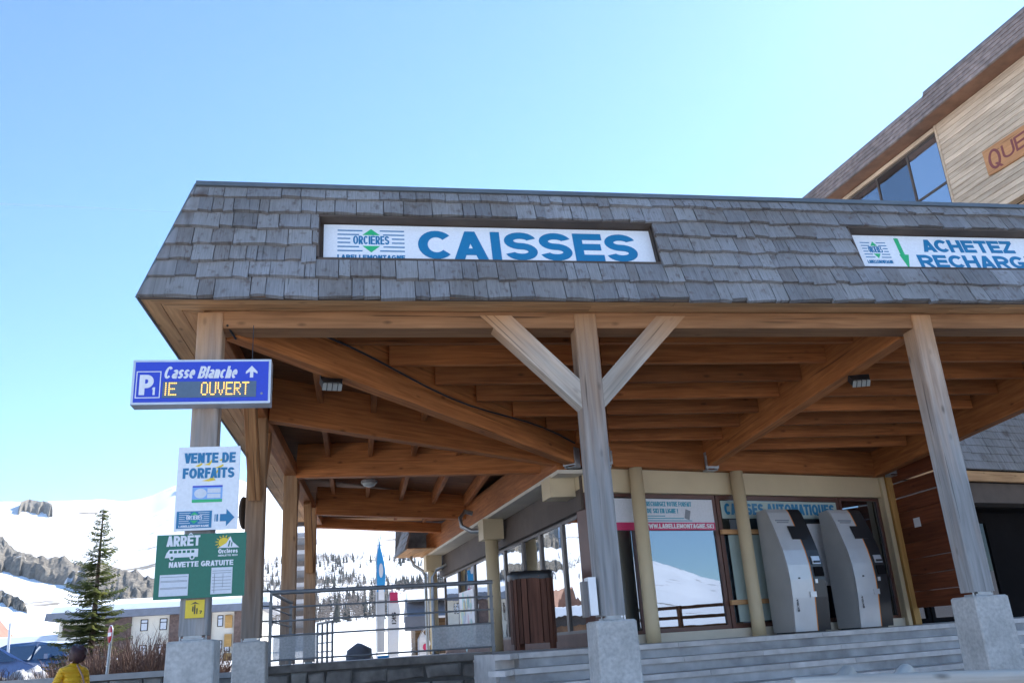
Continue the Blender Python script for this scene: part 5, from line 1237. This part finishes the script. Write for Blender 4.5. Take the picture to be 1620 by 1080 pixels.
def car(name, p, yaw, paint, label):
    Mw = frame_rot(p, yaw); root = empty(name, p, label, 'car', 'cars parked on the left')
    prof = [(-2.1, .35), (-2.12, .62), (-1.95, .88), (-1.45, .96), (-.75, 1.40), (-.2, 1.49), (.7, 1.47), (1.45, 1.2), (1.98, 1.02), (2.08, .6), (2.05, .35)]
    def inset(z): return .86 if z < .95 else .86-.27*(z-.95)/.55
    mb = MB(); v = []; n = len(prof)
    for s in (-1, 1): v += [(x, s*inset(z), z) for x, z in prof]
    f = [tuple(range(n-1, -1, -1)), tuple(range(n, 2*n))]+[(i, i+1, n+i+1, n+i) for i in range(n-1)]+[(n-1, 0, n, 2*n-1)]
    mb.add(v, f); mb.build('body', paint, root, Mw, fix=True)
    for s in (-1, 1):
        for wx in (-1.32, 1.32):
            wm = Mw @ Matrix.Translation((wx, s*.80, .32)) @ Matrix.Rotation(rad(90), 4, 'X')
            mb = MB(); mb.lathe([(.31, -.1), (.33, -.07), (.33, .07), (.31, .1)], 18, wm); o = mb.build('tyre', M['black'], root); mb = MB(); mb.lathe([(.19, -.105), (.2, 0), (.19, .105)], 14, wm); mb.build('rim', M['alu'], o)
        def gp(x, z): return (x, s*(inset(z)+.006), z)
        for (xa, xb, xc, xd) in ((-1.25, -.25, -.25, -.72), (-.18, .68, .62, -.18), (.75, 1.38, .72, .70)):
            mb = MB(); mb.add([gp(xa, 1.0), gp(xb, 1.0), gp(xc, 1.40), gp(xd, 1.38)], [(0, 1, 2, 3)]); mb.build('side_window', M['glass'], root, Mw)
    mb = MB(); mb.add([(-1.42, -.80, .985), (-1.42, .80, .985), (-.78, .66, 1.395), (-.78, -.66, 1.395)], [(0, 1, 2, 3)]); mb.build('windscreen', M['glass'], root, Mw @ Matrix.Translation((-.008, 0, .008)))
    mb = MB(); mb.add([(1.47, -.74, 1.2), (1.47, .74, 1.2), (.74, .62, 1.465), (.74, -.62, 1.465)], [(0, 1, 2, 3)]); mb.build('rear_window', M['glass'], root, Mw @ Matrix.Translation((.012, 0, .006)))
    for s in (-1, 1):
        mb = MB(); mb.box((-2.13, s*.62-.16, .66), (-2.02, s*.62+.16, .80)); mb.build('headlight', M['lamp_glass'], root, Mw)
        mb = MB(); mb.box((-.86, s*.93-.08, 1.0), (-.74, s*.93+.08, 1.13)); mb.build('mirror', paint, root, Mw)
def cpaint(name, c):
    m, n, l, b = nmat(name); co = coords(n, l, (3, 3, 3)); nz = N(n, 'ShaderNodeTexNoise'); l.new(co, nz.inputs['Vector']); r = ramp(n, [(.3, tuple(x*.9 for x in c)), (.7, c)]); l.new(nz.outputs[0], r.inputs[0]); l.new(r.outputs[0], b.inputs['Base Color'])
    b.inputs['Roughness'].default_value = .3; b.inputs['Coat Weight'].default_value = .8; return m
car('parked_car', (-9.75, 25.2, .98), rad(197), cpaint('blue_paint', (.16, .25, .50)), 'blue car parked at the left edge behind the dark shrub')
car('parked_car', (-9.0, 29.0, 1.05), rad(160), cpaint('dark_blue_paint', (.05, .12, .26)), 'dark blue car parked behind the snow heap')
root = empty('no_entry_sign', (-4.5, 18, .7), 'round red no entry sign on a thin grey pole', 'sign')
mb = MB(); mb.tube([(-4.52, 18, .6), (-4.47, 18, 2.36)], .028, 8); mb.build('pole', M['galv'], root)
NM = Matrix.Translation((-4.475, 17.96, 2.245)) @ Matrix.Rotation(rad(-62), 4, 'Z')
mb = MB(); mb.lathe([(.165, 0), (.165, .012)], 28, NM @ Matrix.Rotation(rad(90), 4, 'X')); mb.build('border', M['white'], root)
mb = MB(); mb.lathe([(.152, .012), (.152, .016)], 28, NM @ Matrix.Rotation(rad(90), 4, 'X')); mb.build('disc', flat('no_entry_red', (.55, .02, .03), .4), root)
mb = MB(); mb.box((-.115, -.020, -.032), (.115, -.0161, .032)); mb.build('bar', M['white'], root, NM)

# person in the yellow jacket
def person():
    g = .36; c = V((0, 0, 0)); Mp = Matrix.Translation((-3.95, 14.0, g)) @ Matrix.Rotation(rad(-135), 4, 'Z'); root = empty('person', (-3.95, 14.0, g), 'person in a yellow quilted jacket with dark red hair and a shoulder bag', 'person')
    def skin(name, pts, edges, mat, sub=2):
        me = bpy.data.meshes.new(name); me.from_pydata([tuple(c+V(p[:3])) for p in pts], edges, []); me.materials.append(mat)
        o = bpy.data.objects.new(name, me); link(o, Mp, root)
        md = o.modifiers.new('skin', 'SKIN'); sv = me.skin_vertices[0].data
        for i, p in enumerate(pts): sv[i].radius = (p[3], p[4] if len(p) > 4 else p[3])
        sv[0].use_root = True
        o.modifiers.new('sub', 'SUBSURF').levels = sub; o.modifiers['sub'].render_levels = sub
        for pl_ in me.polygons: pl_.use_smooth = True
        return o
    SKINM = plain('skin', (.55, .33, .24), .5, .1, 20)
    jk, n, l, b = nmat('quilted_jacket'); geo = n.new('ShaderNodeNewGeometry'); sx = n.new('ShaderNodeSeparateXYZ'); l.new(geo.outputs['Position'], sx.inputs[0])
    wv_ = N(n, 'ShaderNodeMath', operation='SINE'); ml = N(n, 'ShaderNodeMath', operation='MULTIPLY'); ml.inputs[1].default_value = 105; l.new(sx.outputs[2], ml.inputs[0]); l.new(ml.outputs[0], wv_.inputs[0])
    nz = N(n, 'ShaderNodeTexNoise'); nz.inputs['Scale'].default_value = 12; l.new(geo.outputs['Position'], nz.inputs['Vector'])
    r = ramp(n, [(.3, (.80, .40, .01)), (.7, (.90, .52, .02))]); l.new(nz.outputs[0], r.inputs[0]); tc_ = n.new('ShaderNodeTexCoord'); so_ = n.new('ShaderNodeSeparateXYZ'); l.new(tc_.outputs['Object'], so_.inputs[0])
    up_ = N(n, 'ShaderNodeMath', operation='GREATER_THAN'); l.new(so_.outputs[2], up_.inputs[0]); up_.inputs[1].default_value = 1.385
    hn_ = N(n, 'ShaderNodeMath', operation='LESS_THAN'); l.new(so_.outputs[1], hn_.inputs[0]); hn_.inputs[1].default_value = -.265
    mx_ = N(n, 'ShaderNodeMath', operation='MAXIMUM'); l.new(up_.outputs[0], mx_.inputs[0]); l.new(hn_.outputs[0], mx_.inputs[1])
    cj = mixc(n, l, mx_.outputs[0], r.outputs[0], (.55, .33, .24))
    l.new(cj, b.inputs['Base Color']); b.inputs['Roughness'].default_value = .55; bump(n, l, b, wv_.outputs[0], .55, .012)
    body = skin('body', [(0, 0, .86, .15, .11), (0, 0, 1.02, .145, .11), (0, 0, 1.18, .15, .11), (0, 0, 1.30, .13, .085), (0, 0, 1.37, .05, .05), (-.03, -.02, 1.44, .05, .055), (-.04, -.03, 1.50, .085, .095), (-.04, -.03, 1.56, .07, .08),
                 (.16, 0, 1.28, .06), (.22, -.06, 1.06, .055), (.10, -.25, .98, .045), (-.18, 0, 1.27, .06), (-.26, -.08, 1.05, .055), (-.34, -.26, .98, .045), (-.36, -.32, .97, .035), (.07, -.32, .97, .035),
                 (.09, 0, .80, .09), (.10, .02, .45, .065), (.10, .03, .08, .05), (.10, -.08, .03, .045), (-.09, 0, .80, .09), (-.10, -.04, .45, .065), (-.10, .0, .08, .05), (-.10, -.11, .03, .045)],
         [(0, 1), (1, 2), (2, 3), (3, 4), (4, 5), (5, 6), (6, 7), (3, 8), (8, 9), (9, 10), (10, 15), (3, 11), (11, 12), (12, 13), (13, 14), (0, 16), (16, 17), (17, 18), (18, 19), (0, 20), (20, 21), (21, 22), (22, 23)], jk)
    mb = MB(); v = []; f = []; n_, m_ = 18, 10; hc = c+V((-.035, -.0, 1.50))
    for j in range(m_+1):
        ph = math.pi*j/m_
        for k in range(n_):
            t = 2*math.pi*k/n_; q = V((math.sin(ph)*math.cos(t)*.115, math.sin(ph)*math.sin(t)*.125+.02, math.cos(ph)*.132)); q *= 1+noise.noise(q*22+V((3, 1, 2)))*.28+noise.noise(q*60)*.12
            if q.y < -.06 and q.z < .06: q.y = -.06
            v.append(hc+q)
    f = [(j*n_+k, j*n_+(k+1) % n_, (j+1)*n_+(k+1) % n_, (j+1)*n_+k) for j in range(m_) for k in range(n_)]
    mb.add(v, f, smooth=True); mb.build('hair', plain('dark_red_hair', (.055, .018, .018), .5, .4, 40, bmp=.6), root, Mp)
    mb = MB(); fc = c+V((-.055, -.045, 1.485)); mb.add([fc+V((math.cos(t)*.075*s, math.sin(t)*.02-.065*(1-s*s)**.5, math.sin(t)*.09*s)) for s in (1, .8, .45) for t in [k*.6283 for k in range(10)]], [(j*10+k, j*10+(k+1) % 10, j*10+10+(k+1) % 10, j*10+10+k) for j in (0, 1) for k in range(10)]+[tuple(range(20, 30))], smooth=True)
    mb.build('face', SKINM, root, Mp)
    mb = MB(); mb.tube([c+V((.02, .13, 1.36)), c+V((-.06, .155, 1.2)), c+V((-.14, .13, 1.0)), c+V((-.2, .10, .86))], .012, 6); st = mb.build('bag_strap', plain('strap', (.45, .28, .22), .6), root, Mp)
    mb = MB(); mb.prism([(-.13, 0), (.13, 0), (.11, .2), (-.11, .2)], -.05, .05, 'y', frame_rot(c+V((-.14, .17, .70)), rad(20))); mb.build('shoulder_bag', plain('pink_bag', (.50, .28, .24), .5), root, Mp, fix=True)
    for s in (-.36, .07):
        for k in range(4):
            mb = MB(); h0 = c+V((s-.03+k*.018, -.33, .965)); mb.tube([h0, h0+V((-.004, -.035, -.006)), h0+V((-.004, -.055, -.03))], [.0095, .009, .007], 6); mb.build('finger', SKINM, root, Mp)
        mb = MB(); h0 = c+V((s+.035, -.30, .97)); mb.tube([h0, h0+V((.012, -.03, .012)), h0+V((.006, -.055, .01))], [.011, .010, .008], 6); mb.build('thumb', SKINM, root, Mp)
    mb = MB()
    for s in (-1, 1): mb.tube([c+V((s*.09, 0, .84)), c+V((s*.10, .0, .45)), c+V((s*.10, .01, .10))], [.105, .082, .068], 10)
    mb.build('trousers', plain('dark_trousers', (.03, .03, .035), .8), root, Mp)
person()
mb = MB(); mb.tube([(-9.62, 28, .9), (-9.66, 28, 2.2), (-9.7, 28, 3.07)], .035, 8); mb.build('snow_pole', M['white'], label='thin white pole standing behind the parked cars', cat='pole')

# timber railing beside the square, mirrored in the ticket-office window
tr_ = empty('timber_railing', (14, 5.6, 0), 'brown timber railing that shows mirrored in the ticket office window', 'railing')
ta, tb = V((11.6, 2.6, 0)), V((16.6, 8.8, 0))
for k in range(5):
    q = ta+(tb-ta)*k/4; beam('railing_post', (q.x, q.y, 0), (q.x, q.y, 2.35), .11, .11, M['beam'], tr_, up=(0, -1, 0), anchor='mid')
for z_ in (2.25, 1.98, 1.72): beam('rail', (ta.x, ta.y, z_), (tb.x, tb.y, z_), .06, .09, M['beam'], tr_)

# ================================================================== far buildings
CREAM = plain('cream_render', (.66, .60, .50), .8, .06, 1); BRICK = plain('brown_shingle_panel', (.13, .085, .07), .9, .35, 4); SLATE = plain('slate_fascia', (.22, .22, .24), .7, .1, 2); SNOW = plain('roof_snow', (.85, .87, .9), .9, .04, 1)
def apartment():
    Y = 95.0; root = empty('apartment_block', (-20, Y, 1.2), 'long cream apartment block with brown panels and snow on its roof', 'building')
    x0, x1, zt, z0 = -28.6, -9.5, 6.55, .8
    mb = MB(); mb.box((x0, Y+.4, z0), (x1, Y+11, zt)); mb.build('wall', CREAM, root)
    mb = MB(); mb.prism([(Y-.9, zt), (Y+12, zt), (Y+11.5, zt+.7), (Y-.5, zt+.7)], x0-1, x1+1, 'x'); mb.build('roof', SLATE, root, fix=True)
    mb = MB(); mb.prism([(Y-.4, zt+.7), (Y+11.5, zt+.7), (Y+10, zt+2.0), (Y+2.5, zt+1.9), (Y+.3, zt+1.3)], x0-.6, x1+.6, 'x'); mb.build('roof_snow', SNOW, root, fix=True)
    for a, b in ((-24.3, -21.9), (-18.3, -14.3), (-12.1, -10.6)):
        mb = MB(); mb.box((a, Y+.1, z0), (b, Y+.42, zt-.02)); mb.build('shingle_panel', BRICK, root)
    for a in (-21.05, -19.25, -25.6, -13.75, -13.0):
        for zb in (5.15, 2.75):
            fo = window('window', a, a+(.70 if a < -14 else .55), zb, zb+1.1, root, Matrix.Translation((0, Y, 0)), M['dark'], M['glass'], .07, .34, (), (zb+.75,))
    for zb in (1.9, 4.2):
        mb = MB(); mb.box((-28.2, Y+.25, zb), (-26.2, Y+.42, zb+1.9)); o = mb.build('balcony', M['darkboard'], root); mb = MB(); mb.box((-28.1, Y-.5, zb-.1), (-26.2, Y+.2, zb+.75)); mb.build('parapet', CREAM, o)
    for z_ in (1.4, 3.2, 5.0): 
        mb = MB(); mb.box((-13.0, Y+.2, z_), (-12.3, Y+.41, z_+1.2)); mb.build('shutter', M['ochre'], root)
apartment()
def lodge():
    root = empty('low_lodge', (-40, 100, 1.4), 'long low building with orange wall and snowy roof at the left edge', 'building')
    mb = MB(); mb.box((-60, 100, 1.0), (-28.9, 108, 3.4)); mb.build('wall', plain('orange_timber', (.28, .15, .08), .8, .2, 1), root)
    mb = MB(); mb.prism([(99.2, 3.3), (109, 3.3), (108, 4.4), (100.4, 4.4)], -60.5, -28.6, 'x'); mb.build('roof', M['darkboard'], root, fix=True)
    mb = MB(); mb.prism([(99.6, 4.42), (108, 4.42), (105, 5.7), (101, 5.5)], -60.3, -28.8, 'x'); mb.build('roof_snow', SNOW, root, fix=True)
lodge()
def hut():
    root = empty('orange_chalet', (-47.5, 125, 5), 'small orange roofed chalet at the far left edge', 'building')
    mb = MB(); mb.box((-49, 125, 3.0), (-45.4, 131, 6.6)); mb.build('wall', plain('orange_timber2', (.28, .15, .09), .8, .2, 1), root)
    mb = MB(); mb.prism([(-49.6, 6.5), (-44.7, 6.5), (-47.2, 9.3)], 124.4, 131.6, 'y'); mb.build('roof', plain('rust_roof', (.24, .12, .08), .8, .2, 1), root, fix=True)
hut()
def tower():
    root = empty('high_rise', (-9, 150, 3), 'grey high-rise with dark balcony bands seen between the rear posts', 'building')
    mb = MB(); mb.box((-10.4, 150, 2.5), (-7.0, 160, 20.6)); mb.build('wall', plain('grey_render', (.42, .41, .42), .8, .1, 1), root)
    for k in range(6):
        z = 5.5+k*2.6; mb = MB(); mb.box((-10.5, 149.2, z), (-6.9, 149.98, z+.75)); o = mb.build('balcony', M['darkboard'], root); mb = MB(); mb.box((-10.2, 149.9, z+.75), (-7.2, 150.02, z+1.9)); mb.build('glazing', M['greyframe'], o)
    mb = MB(); mb.box((-10.6, 149.4, 20.6), (-6.8, 161, 21.2)); mb.build('roof', SLATE, root)
tower()

# ================================================================== flags, kiosk and cart behind the railing
def gz(x, y): return ground_z(x, y)
def feather(name, x, y, h, wd, label, mats, lean=.12, text=None):
    z0 = gz(x, y); root = empty(name, (x, y, z0), label, 'flag', 'feather flags behind the railing')
    mb = MB(); mb.tube([(x, y, z0), (x, y, z0+h*.8), (x+wd*.3, y, z0+h*.97), (x+wd*.5, y, z0+h)], [.022, .018, .012, .006], 6); mb.build('pole', M['alu'], root)
    for a in (0, 90):
        mb = MB(); mb.box((-.45, -.03, 0), (.45, .03, .04), frame_rot((x, y, z0), rad(a+35))); mb.build('foot', M['greyframe'], root)
    n = 16; prev = None; sec = []
    for i in range(n+1):
        s = i/n; z = z0+h*(.16+.84*s); wl_ = wd*(.78+.22*s) if s < .62 else wd*max(.04, 1-((s-.62)/.38)**1.8)
        x0_ = x+.02 if s < .75 else x+.02+wd*.48*((s-.75)/.25)**1.6
        sec.append((x0_, max(x0_+.02, x+wl_), z))
    for (a, b), mt in mats:
        mb = MB(); ii = [i for i in range(n+1) if a <= i/n <= b]; v = []
        for i in ii:
            l_, r2, z = sec[i]; off = .03*math.sin(i*.9); v += [(l_, y-.004, z), (r2, y-.004+off, z), (r2, y+.004+off, z), (l_, y+.004, z)]
        f = []
        for q in range(len(ii)-1):
            for k in range(4): f.append((q*4+k, q*4+(k+1) % 4, q*4+4+(k+1) % 4, q*4+4+k))
        mb.add(v, f); mb.build('banner', mt, root, fix=True)
    return root
FB = flat('flag_blue', (.04, .35, .72), .7); FW = flat('flag_white', (.72, .74, .78), .7); FR = flat('flag_red', (.65, .04, .05), .7); FG = flat('flag_grey', (.40, .41, .43), .7)
r_ = feather('feather_flag', .56, 26, 3.85, .27, 'tall blue feather flag behind the middle of the railing', [((0, .5), FG), ((.5, 1), FB)])
mb = MB()
put_poly('flag_mark', [ellipse(0, 0, .06, .2)], M['white_txt'], r_, Matrix.Translation((.70, 25.96, 3.85)))
put_poly('flag_mark', [rectp(-.08, .08, -.16, .16)], M['white_txt'], r_, Matrix.Translation((.70, 25.96, 3.2)))
r_ = feather('feather_flag', .86, 25.4, 2.45, .34, 'shorter white and red feather flag beside the tall blue one', [((0, .55), FW), ((.5, 1), FW)])
put_poly('flag_mark', [rectp(-.10, .12, -.14, .14)], M['red_txt'], r_, Matrix.Translation((1.02, 25.36, 3.05)))
put_text('SKI', (-.16, .16, -.06, .06), M['dark_txt'], r_, Matrix.Translation((1.02, 25.36, 2.5)) @ Matrix.Rotation(rad(90), 4, 'Y'))
r_ = feather('feather_flag', 1.62, 24.5, 1.2, .32, 'small white feather flag with a red dot in front of the kiosk', [((0, 1), FW)])
put_poly('flag_mark', [ellipse(.0, 0, .07, .09)], M['red_txt'], r_, Matrix.Translation((1.8, 24.46, gz(1.6, 24.5)+.75)))
def kiosk():
    x0, x1, y0, y1 = 1.95, 4.2, 31, 33.5; z = gz(3, 32)-.1; root = empty('kiosk', (3, 32, z), 'small wooden kiosk with grey shingled roof at the foot of the ski slope', 'kiosk')
    KW = wood('kiosk_wood', (.22, .13, .07), (.36, .22, .12))
    for k in range(9):
        mb = MB(); mb.box((x0, y0+.0, z+k*.155), (x1, y0+.06, z+k*.155+.148)); mb.build('plank', KW, root)
        mb = MB(); mb.box((x0, y0+.06, z+k*.155), (x0+.06, y1, z+k*.155+.148)); mb.build('plank', KW, root)
    mb = MB(); mb.box((x0+.07, y0+.07, z), (x1-.02, y1, z+1.36)); mb.build('core', M['dark'], root)
    mb = MB(); mb.box((x0-.35, y0-.4, z+1.0), (x0+.5, y0-.02, z+1.45)); mb.build('counter_flap', SLATE, root)
    mb = MB(); mb.prism([(y0-.35, z+1.36), (y1+.3, z+1.36), ((y0+y1)/2, z+2.1)], x0-.25, x1+.25, 'x'); rf_ = mb.build('roof', SLATE, root, fix=True)
    mb = MB(); mb.prism([(y0+.3, z+1.98), (y1-.3, z+1.98), ((y0+y1)/2, z+2.42)], x0-.2, x1+.2, 'x'); mb.build('roof_snow', SNOW, rf_, fix=True)
    sgn = empty('kiosk_sign', (3.55, 30.55, z+1.5), 'black square sign with a white letter on the kiosk roof', 'sign')
    mb = MB(); mb.box((3.25, 30.5, z+1.45), (3.85, 30.58, z+1.95)); mb.build('panel', M['black'], sgn); put_text('S', (3.42, 3.66, z+1.55, z+1.85), M['white_txt'], sgn, Matrix.Translation((0, 30.5, 0)))
kiosk()
def cart():
    x, y = .07, 22.0; z = gz(x, y); root = empty('covered_cart', (x, y, z), 'grey tarpaulin covered cart with a blue crate behind the railing', 'cart')
    v = []; n = 20; m_ = 8
    mb = MB()
    for j in range(m_+1):
        s = j/m_
        for k in range(n):
            t = 2*math.pi*k/n; w_ = .36*(1-.25*s*s) if j < m_ else .05; q = V((w_*math.copysign(abs(math.cos(t))**.5, math.cos(t)), .3*(w_/.36)*math.copysign(abs(math.sin(t))**.5, math.sin(t)), s*1.05))
            q += V((noise.noise(q*4), noise.noise(q*4+V((5, 0, 0))), noise.noise(q*3+V((0, 9, 0)))))*.07; v.append(V((x, y, z))+q)
    mb.add(v, [(j*n+k, j*n+(k+1) % n, (j+1)*n+(k+1) % n, (j+1)*n+k) for j in range(m_) for k in range(n)]+[tuple(range(m_*n, m_*n+n))], smooth=True); mb.build('tarpaulin', plain('grey_tarp', (.13, .14, .16), .6, .3, 4, bmp=.4), root)
    mb = MB(); mb.box((x+.42, y-.2, z+.25), (x+.68, y+.2, z+.75)); mb.build('crate', FB, root)
    for s in (-1, 1):
        mb = MB(); mb.lathe([(.14, -.03), (.14, .03)], 14, Matrix.Translation((x+s*.3, y-.3, z+.12)) @ Matrix.Rotation(rad(90), 4, 'X')); mb.build('wheel', M['black'], root)
cart()

# ================================================================== rustic log barrier near the camera
lg = empty('log_barrier', (2.6, 4.6, 0), 'pale peeled logs of a rustic barrier at the bottom edge', 'barrier')
PALE = wood('pale_log', (.42, .36, .30), (.62, .56, .48), rvar=.1)
def logp(name, p0, p1, r):
    L = (V(p1)-V(p0)).length; mb = MB(); mb.tube([(0, 0, 0), (.012, 0, 0), (L/2, .01, .008), (L-.012, 0, 0), (L, 0, 0)], [r*.86, r, r*1.03, r, r*.86], 14); mb.build(name, PALE, lg, frame_x(p0, p1))
logp('log', (2.27, 4.62, 1.29), (4.1, 4.45, 1.22), .060); logp('log', (2.45, 4.60, 1.18), (2.80, 4.98, 1.325), .052); logp('log', (2.75, 4.5, 1.20), (3.15, 4.95, 1.31), .052)
for x_ in (2.55, 3.35, 3.95): logp('log_post', (x_, 4.72, 0), (x_, 4.70, 1.19), .06)


# contrail, high above the mountains
mt, n, l, b = nmat('contrail_ice'); b.inputs['Base Color'].default_value = (.9, .9, .9, 1); b.inputs['Roughness'].default_value = 1
tc = n.new('ShaderNodeTexCoord'); nz = N(n, 'ShaderNodeTexNoise'); nz.inputs['Scale'].default_value = .004; l.new(tc.outputs['Object'], nz.inputs['Vector'])
mr = N(n, 'ShaderNodeMapRange'); mr.inputs[3].default_value = .02; mr.inputs[4].default_value = .22; l.new(nz.outputs[0], mr.inputs[0]); l.new(mr.outputs[0], b.inputs['Alpha'])
mb = MB()
def at_px(px, py, dist):
    d = V((px-810, py-540, F_PX)); d = V((_ax.dot(d), _ay.dot(d), _az.dot(d))).normalized(); return EYE+d*dist
mb.tube([at_px(-200, 315, 11000), at_px(60, 325, 11300), at_px(150, 329, 11400), at_px(280, 336, 11600)], [16, 14, 10, 2], 8)
mb.build('contrail', mt, label='thin white aircraft trail low in the left sky', cat='contrail')

# clear mountain air with a little haze
hz, n, l, b = nmat('mountain_air'); n.remove(b)
pv = n.new('ShaderNodeVolumePrincipled'); pv.inputs['Density'].default_value = .00005; pv.inputs['Color'].default_value = (.86, .92, 1, 1); pv.inputs['Anisotropy'].default_value = .3
l.new(pv.outputs[0], n['Material Output'].inputs['Volume'])
mb = MB(); mb.box((-5300, -5300, -4), (5300, 5300, 760)); o = mb.build('haze', hz); o['kind'] = 'stuff'
